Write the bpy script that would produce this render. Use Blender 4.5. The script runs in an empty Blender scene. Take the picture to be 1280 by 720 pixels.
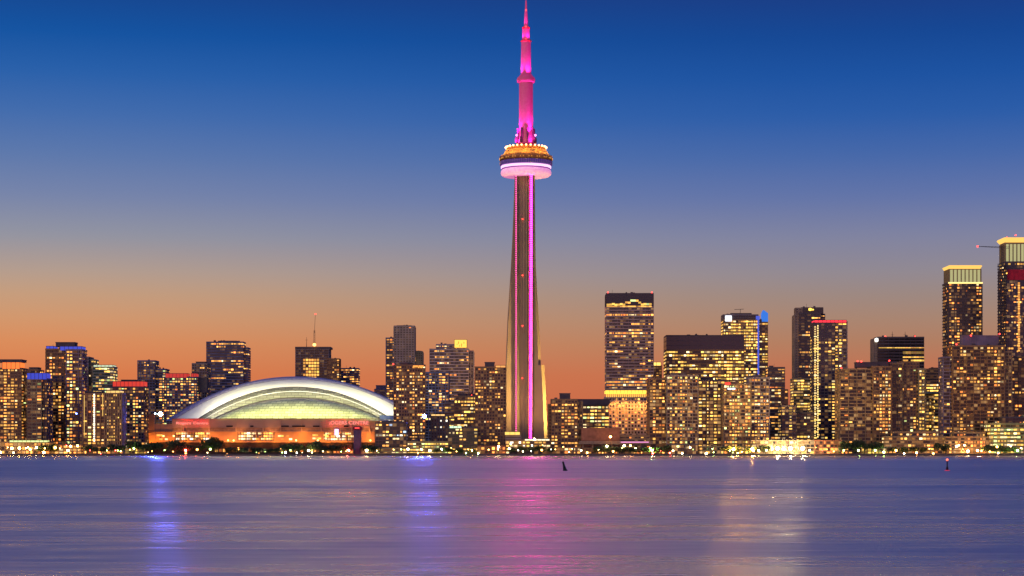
import bpy, math, random
from mathutils import Vector, Matrix
random.seed(7)
S = bpy.context.scene
COL = S.collection
R = math.radians
F, HY, CZ = 2475.0, 566.0, 3.0          # focal length in photo pixels, horizon row, eye height

# ------------------------------------------------------------------ camera
cam = bpy.data.cameras.new('camera'); co = bpy.data.objects.new('camera', cam); COL.objects.link(co)
co.location = (0, 0, CZ); co.rotation_euler = (R(90), 0, 0)
cam.sensor_width = 36; cam.lens = 36 * F / 1280; cam.shift_y = (HY - 360) / 1280
cam.clip_start = 1; cam.clip_end = 200000
S.camera = co

# ------------------------------------------------------------------ world, sun, exposure
def s2l(c):
    return tuple(((v / 255) / 12.92 if v / 255 <= .04045 else ((v / 255 + .055) / 1.055) ** 2.4) for v in c)
W = bpy.data.worlds.new('World'); S.world = W; W.use_nodes = True
nt = W.node_tree; nt.nodes.clear()
def N(tree, typ, **kw):
    n = tree.nodes.new(typ)
    for k, v in kw.items(): setattr(n, k, v)
    return n
tc = N(nt, 'ShaderNodeTexCoord'); sep = N(nt, 'ShaderNodeSeparateXYZ'); nt.links.new(tc.outputs['Generated'], sep.inputs[0])
def ramp(tree, stops):
    r = N(tree, 'ShaderNodeValToRGB'); e = r.color_ramp.elements
    while len(e) < len(stops): e.new(.5)
    for k, (p, c) in enumerate(stops):
        e[k].position = p; e[k].color = (*c, 1)
    return r
def zs(y): return math.sin(math.atan((HY - y) / F))
west = [(566, (214, 104, 62)), (520, (216, 112, 68)), (470, (219, 124, 76)), (430, (219, 141, 92)), (400, (210, 152, 110)), (370, (197, 157, 126)), (345, (181, 157, 142)), (300, (147, 148, 161)),
        (250, (118, 132, 170)), (200, (92, 120, 172)), (150, (66, 108, 173)), (100, (40, 96, 170)), (50, (17, 83, 161)), (0, (20, 70, 144))]
east = [(566, (198, 98, 68)), (520, (200, 104, 72)), (470, (195, 112, 80)), (430, (178, 126, 98)), (400, (168, 133, 114)), (370, (156, 136, 130)), (345, (146, 137, 145)), (300, (128, 131, 160)),
        (250, (98, 116, 168)), (200, (70, 104, 169)), (150, (42, 92, 168)), (100, (27, 82, 161)), (50, (20, 71, 148)), (0, (25, 61, 134))]
hi = [(.5, s2l((28, 72, 142))), (1, s2l((22, 58, 124)))]
ra = ramp(nt, [(zs(y), s2l(c)) for y, c in west] + hi)
rb = ramp(nt, [(zs(y), s2l(c)) for y, c in east] + hi)
nt.links.new(sep.outputs['Z'], ra.inputs[0]); nt.links.new(sep.outputs['Z'], rb.inputs[0])
mr = N(nt, 'ShaderNodeMapRange', interpolation_type='SMOOTHSTEP'); mr.inputs[1].default_value = -.27; mr.inputs[2].default_value = .21
nt.links.new(sep.outputs['X'], mr.inputs[0])
mx = N(nt, 'ShaderNodeMix', data_type='RGBA')
nt.links.new(mr.outputs[0], mx.inputs[0]); nt.links.new(ra.outputs[0], mx.inputs[6]); nt.links.new(rb.outputs[0], mx.inputs[7])
sky = N(nt, 'ShaderNodeTexSky', sky_type='NISHITA'); sky.sun_disc = False; sky.sun_elevation = R(1.0); sky.sun_rotation = R(-75)
bg1 = N(nt, 'ShaderNodeBackground'); bg1.inputs[1].default_value = 1.0
bg2 = N(nt, 'ShaderNodeBackground'); bg2.inputs[1].default_value = 0.002
ad = N(nt, 'ShaderNodeAddShader'); wo = N(nt, 'ShaderNodeOutputWorld')
br_y = N(nt, 'ShaderNodeMapRange', interpolation_type='SMOOTHSTEP'); br_y.inputs[1].default_value = .3; br_y.inputs[2].default_value = -.5; br_y.inputs[3].default_value = 1; br_y.inputs[4].default_value = 1.9
nt.links.new(sep.outputs['Y'], br_y.inputs[0]); nt.links.new(br_y.outputs[0], bg1.inputs[1])     # sky behind the camera raised as added fill for the facades
nt.links.new(mx.outputs[2], bg1.inputs[0]); nt.links.new(sky.outputs[0], bg2.inputs[0])
nt.links.new(bg1.outputs[0], ad.inputs[0]); nt.links.new(bg2.outputs[0], ad.inputs[1]); nt.links.new(ad.outputs[0], wo.inputs[0])
sl = bpy.data.lights.new('afterglow_sun', 'SUN'); sl.energy = 1.35; sl.angle = R(40); sl.color = (1, .62, .34)
so = bpy.data.objects.new('afterglow_sun', sl); COL.objects.link(so)
so.rotation_euler = Vector((.72, .68, -.14)).to_track_quat('-Z', 'Y').to_euler()     # low, from the left and a little behind the camera
S.view_settings.view_transform = 'Standard'; S.view_settings.look = 'None'; S.view_settings.gamma = 1; S.view_settings.exposure = 0
S.render.engine = 'CYCLES'
cy = S.cycles; cy.use_denoising = True; cy.max_bounces = 5; cy.diffuse_bounces = 2; cy.glossy_bounces = 3; cy.transmission_bounces = 2
cy.sample_clamp_indirect = 8; cy.sample_clamp_direct = 0; cy.use_light_tree = True; cy.caustics_reflective = False; cy.caustics_refractive = False
try: cy.denoiser = 'OPENIMAGEDENOISE'
except Exception: pass

# ------------------------------------------------------------------ materials
MATS = {}
def mat(name, col, rough=.8, emit=None, es=0, metal=0, spec=.3, noise=.25, nscale=.3, sample=False, bump=0):
    if name in MATS: return MATS[name]
    m = bpy.data.materials.new(name); m.use_nodes = True; t = m.node_tree
    p = t.nodes['Principled BSDF']
    p.inputs['Roughness'].default_value = rough; p.inputs['Metallic'].default_value = metal
    p.inputs['Specular IOR Level'].default_value = spec
    tc = N(t, 'ShaderNodeTexCoord')
    nz = N(t, 'ShaderNodeTexNoise'); nz.inputs['Scale'].default_value = nscale; nz.inputs['Detail'].default_value = 5
    t.links.new(tc.outputs['Object'], nz.inputs['Vector'])
    r = ramp(t, [(.3, tuple(v * (1 - noise) for v in col)), (.7, tuple(min(1, v * (1 + noise)) for v in col))])
    t.links.new(nz.outputs[0], r.inputs[0]); t.links.new(r.outputs[0], p.inputs['Base Color'])
    if emit:
        p.inputs['Emission Color'].default_value = (*emit, 1); p.inputs['Emission Strength'].default_value = es
        m.cycles.emission_sampling = 'FRONT' if sample else 'NONE'
    if bump:
        b = N(t, 'ShaderNodeBump'); b.inputs['Strength'].default_value = bump
        t.links.new(nz.outputs[0], b.inputs['Height']); t.links.new(b.outputs[0], p.inputs['Normal'])
    MATS[name] = m
    return m
def glow(name, col, es, sample=False):
    return mat('glow ' + name, (.03, .03, .03), .5, col, es, sample=sample)
def glass_mat(name, fh, bay, tint, dim, p, warm):
    """curtain-wall glass with rooms behind it: most dark, some dimly lit"""
    m = bpy.data.materials.new('glass ' + name); m.use_nodes = True; t = m.node_tree; b = t.nodes['Principled BSDF']
    b.inputs['Roughness'].default_value = .18; b.inputs['Base Color'].default_value = (*tint, 1); b.inputs['Specular IOR Level'].default_value = .6
    tc = N(t, 'ShaderNodeTexCoord'); sp = N(t, 'ShaderNodeSeparateXYZ'); t.links.new(tc.outputs['Object'], sp.inputs[0])
    def mth(op, a, bb):
        n = N(t, 'ShaderNodeMath', operation=op)
        for i, v in enumerate((a, bb)):
            if v is None: continue
            if isinstance(v, (int, float)): n.inputs[i].default_value = v
            else: t.links.new(v, n.inputs[i])
        return n.outputs[0]
    h = mth('ADD', mth('ADD', sp.outputs[0], sp.outputs[1]), 1000.0)
    ci = mth('FLOOR', mth('DIVIDE', h, bay), None); cj = mth('FLOOR', mth('DIVIDE', mth('ADD', sp.outputs[2], .01), fh), None)
    cb = N(t, 'ShaderNodeCombineXYZ'); t.links.new(ci, cb.inputs[0]); t.links.new(cj, cb.inputs[1]); cb.inputs[2].default_value = random.random() * 99
    wn = N(t, 'ShaderNodeTexWhiteNoise', noise_dimensions='3D'); t.links.new(cb.outputs[0], wn.inputs[0])
    cb2 = N(t, 'ShaderNodeCombineXYZ'); t.links.new(ci, cb2.inputs[1]); t.links.new(cj, cb2.inputs[0]); cb2.inputs[2].default_value = random.random() * 99
    wn2 = N(t, 'ShaderNodeTexWhiteNoise', noise_dimensions='3D'); t.links.new(cb2.outputs[0], wn2.inputs[0])
    lit = mth('LESS_THAN', wn.outputs[0], p)
    st = mth('MULTIPLY', lit, mth('MULTIPLY', mth('POWER', wn2.outputs[0], 2.0), dim))
    r = ramp(t, [(0, (1, .30, .06)), (.5, warm), (1, (1, .55, .2))])
    t.links.new(wn2.outputs[0], r.inputs[0]); t.links.new(r.outputs[0], b.inputs['Emission Color']); t.links.new(st, b.inputs['Emission Strength'])
    m.cycles.emission_sampling = 'NONE'
    return m

WC = {'amber': (1, .40, .075), 'gold': (1, .46, .085), 'yellow': (1, .57, .10), 'pale': (1, .72, .34), 'orange': (1, .26, .045),
      'white': (1, .93, .74), 'green': (.72, .88, .30), 'cool': (.55, .72, 1), 'red': (1, .05, .03), 'blue': (.12, .2, 1)}
PAL = {'amber': ['amber', 'amber', 'orange', 'gold', 'amber', 'gold', 'pale'], 'mixed': ['amber', 'gold', 'gold', 'yellow', 'pale', 'orange', 'amber', 'amber', 'green'],
       'yellow': ['yellow', 'yellow', 'gold', 'gold', 'yellow', 'pale'], 'orange': ['orange', 'amber', 'orange', 'amber', 'gold'],
       'green': ['yellow', 'green', 'yellow', 'pale', 'gold'], 'pale': ['pale', 'white', 'yellow', 'gold', 'pale'], 'cool': ['gold', 'white', 'amber', 'pale', 'cool', 'gold']}
concrete = {'sand': (.36, .27, .22), 'brown': (.25, .15, .072), 'tan': (.29, .20, .10), 'grey': (.21, .185, .18), 'dark': (.095, .08, .085), 'blue': (.09, .105, .20), 'pale': (.28, .225, .16),
            'olive': (.26, .22, .12), 'green': (.20, .24, .19), 'lilac': (.19, .16, .20), 'red': (.26, .10, .06)}
def wallm(k): return mat('wall ' + k, concrete[k], .85, noise=.22, nscale=.12)
steel = mat('dark steel', (.05, .05, .055), .5, metal=.6)
roofm = mat('roof membrane', (.07, .06, .06), .9)

# ------------------------------------------------------------------ mesh helpers
class MB:
    def __init__(s): s.v = []; s.f = []
    def box(s, x0, x1, y0, y1, z0, z1):
        if x1 < x0: x0, x1 = x1, x0
        if y1 < y0: y0, y1 = y1, y0
        if z1 < z0: z0, z1 = z1, z0
        b = len(s.v)
        s.v += [(x0, y0, z0), (x1, y0, z0), (x1, y1, z0), (x0, y1, z0), (x0, y0, z1), (x1, y0, z1), (x1, y1, z1), (x0, y1, z1)]
        s.f += [tuple(b + i for i in q) for q in ((3, 2, 1, 0), (4, 5, 6, 7), (0, 1, 5, 4), (1, 2, 6, 5), (2, 3, 7, 6), (3, 0, 4, 7))]
        return s
    def loft(s, rings, cap=True, closed=True):
        b = len(s.v); n = len(rings[0])
        for r in rings: s.v += [tuple(p) for p in r]
        for k in range(len(rings) - 1):
            for i in range(n if closed else n - 1):
                j = (i + 1) % n
                s.f.append((b + k * n + i, b + k * n + j, b + (k + 1) * n + j, b + (k + 1) * n + i))
        if cap:
            s.f.append(tuple(b + i for i in reversed(range(n)))); s.f.append(tuple(b + (len(rings) - 1) * n + i for i in range(n)))
        return s
    def lathe(s, prof, seg=48, cx=0, cy=0, cap=True):
        return s.loft([[(cx + r * math.cos(2 * math.pi * i / seg), cy + r * math.sin(2 * math.pi * i / seg), z) for i in range(seg)] for r, z in prof], cap)
    def bar(s, a, b, r, n=5, r2=None):
        a, b = Vector(a), Vector(b); d = (b - a).normalized(); u = d.orthogonal().normalized(); w = d.cross(u); r2 = r if r2 is None else r2
        return s.loft([[p + (u * math.cos(2 * math.pi * i / n) + w * math.sin(2 * math.pi * i / n)) * rr for i in range(n)] for p, rr in ((a, r), (b, r2))])
    def ball(s, c, r, sz=1):
        t = (1 + 5 ** .5) / 2; vs = [(-1, t, 0), (1, t, 0), (-1, -t, 0), (1, -t, 0), (0, -1, t), (0, 1, t), (0, -1, -t), (0, 1, -t), (t, 0, -1), (t, 0, 1), (-t, 0, -1), (-t, 0, 1)]
        fs = [(0, 11, 5), (0, 5, 1), (0, 1, 7), (0, 7, 10), (0, 10, 11), (1, 5, 9), (5, 11, 4), (11, 10, 2), (10, 7, 6), (7, 1, 8), (3, 9, 4), (3, 4, 2), (3, 2, 6), (3, 6, 8), (3, 8, 9), (4, 9, 5), (2, 4, 11), (6, 2, 10), (8, 6, 7), (9, 8, 1)]
        b = len(s.v); L = (1 + t * t) ** .5
        s.v += [(c[0] + x / L * r, c[1] + y / L * r, c[2] + z / L * r * sz) for x, y, z in vs]; s.f += [tuple(b + i for i in q) for q in fs]
        return s
    def build(s, name, m, parent=None, loc=(0, 0, 0), rot=0, smooth=False):
        me = bpy.data.meshes.new(name); me.from_pydata(s.v, [], s.f); me.materials.append(m)
        if smooth: me.polygons.foreach_set('use_smooth', [True] * len(me.polygons))
        me.update()
        o = bpy.data.objects.new(name, me); COL.objects.link(o); o.location = loc; o.rotation_euler = (0, 0, rot)
        if parent: o.parent = parent
        return o
def tag(o, label=None, cat=None, group=None, kind=None):
    for k, v in (('label', label), ('category', cat), ('group', group), ('kind', kind)):
        if v: o[k] = v
    return o
def empty(name, loc, label=None, cat=None, group=None):
    o = bpy.data.objects.new(name, None); COL.objects.link(o); o.location = loc; o.empty_display_size = 2
    return tag(o, label, cat, group)
def copy_tree(o, parent=None):
    c = o.copy(); COL.objects.link(c)
    if parent: c.parent = parent
    for ch in o.children: copy_tree(ch, c)
    return c
GZ = 1.5                                   # ground level above the water
def wx(px, Y): return (px - 640) / F * Y
def wz(py, Y): return (HY - py) / F * Y + CZ

# ------------------------------------------------------------------ ground, water
def structure(o): o['kind'] = 'structure'; return o
gm = mat('ground asphalt', (.05, .048, .045), .9, nscale=.02)
SH = 1996.0
structure(MB().box(-40000, 40000, SH + 4, 90000, -3, GZ).build('ground', gm))
def water_mat():
    m = bpy.data.materials.new('lake water'); m.use_nodes = True; t = m.node_tree; b = t.nodes['Principled BSDF']
    b.inputs['Base Color'].default_value = (.03, .09, .28, 1); b.inputs['IOR'].default_value = 2.3; b.inputs['Specular IOR Level'].default_value = .5; b.inputs['Specular Tint'].default_value = (.80, .93, 1, 1)
    tc = N(t, 'ShaderNodeTexCoord')
    def noise(sx, sy, det, seed):
        mp = N(t, 'ShaderNodeMapping'); mp.inputs['Scale'].default_value = (sx, sy, 1); mp.inputs['Location'].default_value = (seed, seed * 2, 0)
        t.links.new(tc.outputs['Object'], mp.inputs[0])
        n = N(t, 'ShaderNodeTexNoise'); n.inputs['Scale'].default_value = 1; n.inputs['Detail'].default_value = det; n.inputs['Roughness'].default_value = .62
        t.links.new(mp.outputs[0], n.inputs['Vector']); return n.outputs[0]
    tg = N(t, 'ShaderNodeCombineXYZ'); tg.inputs[0].default_value = 1; t.links.new(tg.outputs[0], b.inputs['Tangent']); b.inputs['Anisotropic'].default_value = .95   # swell crests lie across the view
    # ruffled and calm patches, broad and long
    big = noise(.0016, .011, 6, 3.3)
    fine = noise(.10, .5, 9, 8.1)
    # bands of calm and ruffled water lying parallel to the shore, edges made wavy by noise
    sp = N(t, 'ShaderNodeSeparateXYZ'); t.links.new(tc.outputs['Object'], sp.inputs[0])
    def mth(op, a, c):
        n = N(t, 'ShaderNodeMath', operation=op)
        for i, v in enumerate((a, c)):
            if isinstance(v, (int, float)): n.inputs[i].default_value = v
            else: t.links.new(v, n.inputs[i])
        return n.outputs[0]
    d = mth('MAXIMUM', sp.outputs[1], 30.0)
    u = mth('DIVIDE', 48.2, d)                                     # 48 m from the shore opposite: 1
    wob = mth('MULTIPLY', mth('SUBTRACT', noise(.0022, .02, 5, 5.7), .5), .16)
    u2 = mth('ADD', u, mth('MULTIPLY', wob, mth('ADD', u, .18)))
    K = .245
    st = [(0, .5), (.045, .55), (.075, 1.9), (.10, 1.5), (.13, 2.1), (.19, 1.6), (.225, 1.1), (.262, 1.3), (.275, 2.2), (.29, 1.3), (.36, .95), (.45, 1.35), (.6, 1.05), (.72, 1.3), (1, 1.1)]
    rr = ramp(t, [(p_, ((1.25 + (v - 1.25) * .5) * .4,) * 3) for p_, v in st]); t.links.new(u2, rr.inputs[0])
    patch = N(t, 'ShaderNodeMapRange'); patch.inputs[1].default_value = .3; patch.inputs[2].default_value = .7; patch.inputs[3].default_value = .72; patch.inputs[4].default_value = 1.3
    t.links.new(noise(.03, .10, 6, 1.3), patch.inputs[0])
    tex = N(t, 'ShaderNodeMapRange'); tex.inputs[1].default_value = .3; tex.inputs[2].default_value = .7; tex.inputs[3].default_value = .74; tex.inputs[4].default_value = 1.3
    t.links.new(noise(.16, .75, 5, 4.4), tex.inputs[0])
    t.links.new(mth('MULTIPLY', mth('MULTIPLY', mth('MULTIPLY', rr.outputs[0], 2.5 * K), patch.outputs[0]), tex.outputs[0]), b.inputs['Roughness'])
    b1 = N(t, 'ShaderNodeBump'); b1.inputs['Strength'].default_value = 1; b1.inputs['Distance'].default_value = .014
    t.links.new(fine, b1.inputs['Height'])
    b2 = N(t, 'ShaderNodeBump'); b2.inputs['Strength'].default_value = 1; b2.inputs['Distance'].default_value = 0
    t.links.new(big, b2.inputs['Height']); t.links.new(b1.outputs[0], b2.inputs['Normal']); 
    # countless small facets that tip sideways: they spread each reflection into a broad column
    sc = N(t, 'ShaderNodeVectorMath', operation='SCALE'); sc.inputs[3].default_value = 731.7; t.links.new(tc.outputs['Object'], sc.inputs[0])
    wn = N(t, 'ShaderNodeTexWhiteNoise', noise_dimensions='3D'); t.links.new(sc.outputs[0], wn.inputs[0])
    sw = N(t, 'ShaderNodeSeparateColor'); t.links.new(wn.outputs['Color'], sw.inputs[0])
    tot = mth('SUBTRACT', mth('ADD', mth('ADD', sw.outputs[0], sw.outputs[1]), sw.outputs[2]), 1.5)
    amp = mth('DIVIDE', .14, mth('POWER', mth('MAXIMUM', u, .12), .5))
    cx = N(t, 'ShaderNodeCombineXYZ'); t.links.new(mth('MULTIPLY', tot, amp), cx.inputs[0])
    av = N(t, 'ShaderNodeVectorMath', operation='ADD'); t.links.new(b2.outputs[0], av.inputs[0]); t.links.new(cx.outputs[0], av.inputs[1])
    nv = N(t, 'ShaderNodeVectorMath', operation='NORMALIZE'); t.links.new(av.outputs[0], nv.inputs[0]); t.links.new(nv.outputs[0], b.inputs['Normal'])
    return m
wm = water_mat()
w = MB(); w.v = [(-20000, -800, 0), (20000, -800, 0), (20000, SH + 3, 0), (-20000, SH + 3, 0)]; w.f = [(0, 1, 2, 3)]
structure(w.build('water', wm))
quay = MB().box(-1400, 1400, SH, SH + 4.02, -2, GZ + .35)
for k in range(280): quay.box(-1400 + k * 10, -1399.4 + k * 10, SH - .35, SH, -2, GZ + .1)
tag(quay.build('quay_wall', mat('quay concrete', (.12, .10, .09), .9)), 'low dark concrete quay wall along the whole waterline', 'quay wall')
structure(MB().box(-1400, 1400, SH + 4.1, SH + 18, GZ - .2, GZ + .12).build('promenade', mat('promenade paving', (.18, .15, .12), .9)))
structure(MB().box(-1400, 1400, SH + 34, SH + 50, GZ - .2, GZ + .01).build('road', mat('asphalt', (.05, .05, .05), .85)))

# ------------------------------------------------------------------ windows (one pane mesh per glow colour, shared by all copies)
WM = {}
def win_mesh(c, lvl):
    k = (c, lvl)
    if k not in WM:
        m = glow('%s window %d' % k, WC[c], (.35, .85, 1.6, 3.2)[lvl])
        o = MB().box(-.5, .5, -.5, .5, -.5, .5); me = bpy.data.meshes.new('window'); me.from_pydata(o.v, [], o.f); me.materials.append(m); WM[k] = me
    return WM[k]
def put_windows(root, items):
    """items: (x, y, z, rot, w, h, colour, level); at most 95 as parts, the rest as one part"""
    random.shuffle(items)
    for (x, y, z, r, w_, h_, c, lv) in items[:95]:
        o = bpy.data.objects.new('window', win_mesh(c, lv)); COL.objects.link(o); o.parent = root
        o.location = (x, y, z); o.rotation_euler = (0, 0, r); o.scale = (w_, .16, h_)
    rest = items[95:]
    if rest:
        me = bpy.data.meshes.new('lit_windows'); vs = []; fs = []; mi = []; ml = []
        for (x, y, z, r, w_, h_, c, lv) in rest:
            m = win_mesh(c, lv).materials[0]
            if m not in ml: ml.append(m); me.materials.append(m)
            b = len(vs); q = MB().box(-w_ / 2, w_ / 2, -.08, .08, -h_ / 2, h_ / 2)
            cr, sr = math.cos(r), math.sin(r)
            vs += [(x + a * cr - bb * sr, y + a * sr + bb * cr, z + c2) for a, bb, c2 in q.v]
            fs += [tuple(b + i for i in f) for f in q.f]; mi += [ml.index(m)] * 6
        me.from_pydata(vs, [], fs); me.polygons.foreach_set('material_index', mi); me.update()
        o = bpy.data.objects.new('lit_windows', me); COL.objects.link(o); o.parent = root; o['kind'] = 'stuff'

# ------------------------------------------------------------------ buildings
class Bld:
    def __init__(s, name, label, cat, xc, Y, group=None):
        s.Y = Y; s.x0 = wx(xc, Y); s.root = empty(name, (s.x0, Y, GZ), label, cat, group); s.items = []; s.k = label
    def X(s, px): return wx(px, s.Y) - s.x0
    def Z(s, py): return wz(py, s.Y) - GZ
    def vol(s, x0, x1, top, wall='brown', style='grid', win=(.3, 'mixed'), bay=3.4, fh=3.1, D=26, bot=None, dy=0, rot=0, dim=.22, pdim=.4, tint=(.02, .02, .03),
            parapet=1.2, mode='scatter', roof=True, top_dark=0, ww=.82, wh=.48):
        if fh < 3.65 and bot is None:
            fh = max(fh, 3.3) * {'slab': 1.08, 'grid': 1.0}.get(style, 1.0); bay *= random.choice((.9, 1, 1.15, 1.3)) if style in ('slab', 'grid') else random.choice((.9, 1.1))
        X0, X1, Zt = s.X(x0), s.X(x1), s.Z(top); Zb = 0 if bot is None else s.Z(bot)
        r = R(rot); app = X1 - X0; Wd = (app - D * abs(math.sin(r))) / math.cos(r); xc = (X0 + X1) / 2
        H = Zt - Zb; nf = max(1, round(H / fh)); fh = H / nf; nb = max(2, round(Wd / bay)); bay = Wd / nb; nd = max(2, round(D / bay)); bd = D / nd
        yc = dy + (D * math.cos(r) + Wd * abs(math.sin(r))) / 2
        loc = (xc, yc, Zb); hw, hd = Wd / 2, D / 2
        gmn = glass_mat(s.k[:30], fh, bay, tint, min(dim, .30 + dim * .25), min(1, pdim * 1.15), WC['amber'])
        MB().box(-hw, hw, -hd, hd, 0, H).build('glass_wall', gmn, s.root, loc, r)
        fm = MB(); m = wallm(wall)
        t, p = {'grid': (.9, .35), 'slab': (.85, 1.1), 'ribbon': (1.5, .3), 'curtain': (.4, .12), 'ribs': (.7, .3), 'punched': (1.3, .35)}[style]
        for j in range(nf + 1):
            z = j * fh; zb, zt = (z - t / 2, z + t / 2) if 0 < j < nf else ((0, t) if j == 0 else (H - t * .6, H + parapet))
            fm.box(-hw - p, hw + p, -hd - p, hd + p, zb, zt) if j < nf else [fm.box(*q, zb, zt) for q in ((-hw - p, hw + p, -hd - p, -hd + .4), (-hw - p, hw + p, hd - .4, hd + p), (-hw - p, -hw + .4, -hd + .4, hd - .4), (hw - .4, hw + p, -hd + .4, hd - .4))]
        pw, pp, ev = {'grid': (.7, .25, 1), 'slab': (.6, 1.05, 2), 'ribbon': (.25, .2, 2), 'curtain': (.16, .2, 1), 'ribs': (1.2, .9, 1), 'punched': (1.5, .28, 1)}[style]
        for i in range(0, nb + 1, ev):
            x = -hw + i * bay; fm.box(x - pw / 2, x + pw / 2, -hd - pp, -hd + .1, .02, H - .02); fm.box(x - pw / 2, x + pw / 2, hd - .1, hd + pp, .02, H - .02)
        for i in range(0, nd + 1, ev):
            y = -hd + i * bd; fm.box(-hw - pp - .03, -hw + .1, y - pw / 2, y + pw / 2, .03, H - .03); fm.box(hw - .1, hw + pp + .03, y - pw / 2, y + pw / 2, .03, H - .03)
        fm.build('facade', m, s.root, loc, r)
        if roof: MB().box(-hw + .4, hw - .4, -hd + .4, hd - .4, H + .02, H + .3).build('roof', roofm, s.root, loc, r)
        if roof and Wd > 9:
            for _ in range(max(2, int(Wd / 10))):
                ux = random.uniform(-hw + 2, hw - 5); uy = random.uniform(-hd + 2, 0); sx_ = random.uniform(1.2, 3.2)
                MB().box(ux, ux + sx_, uy, uy + random.uniform(1.2, 3), H + .28, H + random.uniform(1.6, 3.4)).build('roof_unit', steel if random.random() < .5 else wallm('dark'), s.root, loc, r)
            if random.random() < .4: ux = random.uniform(-hw + 2, hw - 2); MB().bar((ux, 0, H + .2), (ux, 0, H + random.uniform(4, 8)), .16, 4).build('roof_antenna', steel, s.root, loc, r)
        # lit windows
        pr, pal = win; pr *= .95 if mode != 'rows' else .85
        if pr > 0:
            cw = [random.choice((.15, .4, .8, 1.2, 2.3)) for _ in range(nb + nd)]; fw = [random.choice((.5, .8, 1, 1.2, 1.6)) for _ in range(nf)]
            view = math.atan2(wx((x0 + x1) / 2, s.Y), s.Y + dy); side = -1 if r + view > 0 else 1
            cr, sr = math.cos(r), math.sin(r)
            full = {j for j in range(nf) if random.random() < (.05 if style in ('ribbon', 'curtain') else .012)}
            stair = random.randrange(nb) if random.random() < .35 and nb > 6 and style in ('grid', 'slab') else -1
            for j in range(nf - top_dark):
                run = 0
                for i in range(nb + nd):
                    front = i < nb
                    if not front and abs(r + view) < .03: continue
                    q = pr * (cw[i] if mode != 'rows' else 1) * (fw[j] if mode != 'cols' else 1)
                    if mode == 'cols': q = pr * (2.2 if cw[i] > .9 else .25)
                    if run > 0: lit = True; run -= 1
                    else:
                        lit = random.random() < (.8 if j in full else q) or (i == stair and random.random() < .85)
                        if lit and mode == 'rows': run = random.randint(1, 5)
                        if lit and mode == 'scatter' and random.random() < .3: run = 1
                    if not lit: continue
                    if front: lx, ly, rr, wd = -hw + (i + .5) * bay, -hd - .02, 0, bay * ww
                    else: lx, ly, rr, wd = side * (hw + .02), -hd + (i - nb + .5) * bd, math.pi / 2, bd * ww
                    if mode == 'rows': wd *= 1.25
                    lv = random.choice((0, 1, 1, 2, 2, 2, 3)); lz = (j + .5) * fh
                    wv = wd * random.choice((.55, .8, 1, 1)); hv = fh * wh * random.choice((.7, 1, 1, 1.15)); wv = bay * .3 if i == stair and front else wv
                    s.items.append((xc + lx * cr - ly * sr, yc + lx * sr + ly * cr, Zb + lz, r + rr, wv, hv, random.choice(PAL[pal]), lv))
        return s
    def box(s, name, x0, x1, y0, y1, m, D=16, dy=4):
        o = MB().box(s.X(x0), s.X(x1), dy, dy + D, s.Z(y1), s.Z(y0)).build(name, m, s.root); return o
    def pent(s, x0, x1, y0, y1, m=None, D=14, dy=6):
        m = m or wallm('dark'); b = MB(); X0, X1, Z0, Z1 = s.X(x0), s.X(x1), s.Z(y1), s.Z(y0)
        b.box(X0, X1, dy, dy + D, Z0, Z1); b.box(X0 - .4, X1 + .4, dy - .4, dy + D + .4, Z1 - .5, Z1 + .3)
        n = max(2, int((X1 - X0) / 2.5))
        for i in range(n): b.box(X0 + (i + .25) * (X1 - X0) / n, X0 + (i + .75) * (X1 - X0) / n, dy - .15, dy, Z0 + .3, Z1 - .8)
        b.build('mechanical_penthouse', m, s.root); return s
    def band(s, x0, x1, y0, y1, col, es, D=20, dy=-.6, name='crown_light'):
        """lit crown: glowing strips between mullions"""
        X0, X1, Z0, Z1 = s.X(x0), s.X(x1), s.Z(y1), s.Z(y0)
        MB().box(X0, X1, dy, dy + D, Z0, Z1).build(name, glow('%s %s' % (name, col if isinstance(col, str) else 'x%.2f%.2f%.2f' % col) + str(es), WC[col] if isinstance(col, str) else col, es), s.root)
        b = MB(); n = max(2, int((X1 - X0) / 4))
        for i in range(n + 1):
            x = X0 + i * (X1 - X0) / n; b.box(x - .18, x + .18, dy - .3, dy, Z0, Z1)
        b.box(X0 - .3, X1 + .3, dy - .5, dy + D, Z1, Z1 + .5)
        b.build('crown_frame', wallm('dark'), s.root); return s
    def red(s, *pts):
        for px, py in pts:
            X, Z = s.X(px), s.Z(py)
            b = MB(); b.bar((X, 1.5, Z - 2.2), (X, 1.5, Z), .18); post = b.build('light_post', steel, s.root)
            MB().ball((X, 1.5, Z + .6), .95).build('aviation_light', glow('red beacon', (1, .04, .03), 7, True), post)
        return s
    def mast(s, px, y0, y1, r=.35):
        X = s.X(px); b = MB(); b.bar((X, 8, s.Z(y1)), (X, 8, s.Z(y0)), r, r2=r * .3); b.bar((X - 2, 8, s.Z(y0) - 4), (X + 2, 8, s.Z(y0) - 4), .15)
        b.build('antenna', steel, s.root); return s
    def end(s): put_windows(s.root, s.items); return s

AP, OF, LO = 'apartment tower', 'office tower', 'low building'
g_l, g_r, g_q = 'towers west of the stadium', 'towers east of the tall tower', 'low buildings along the quay'

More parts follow.
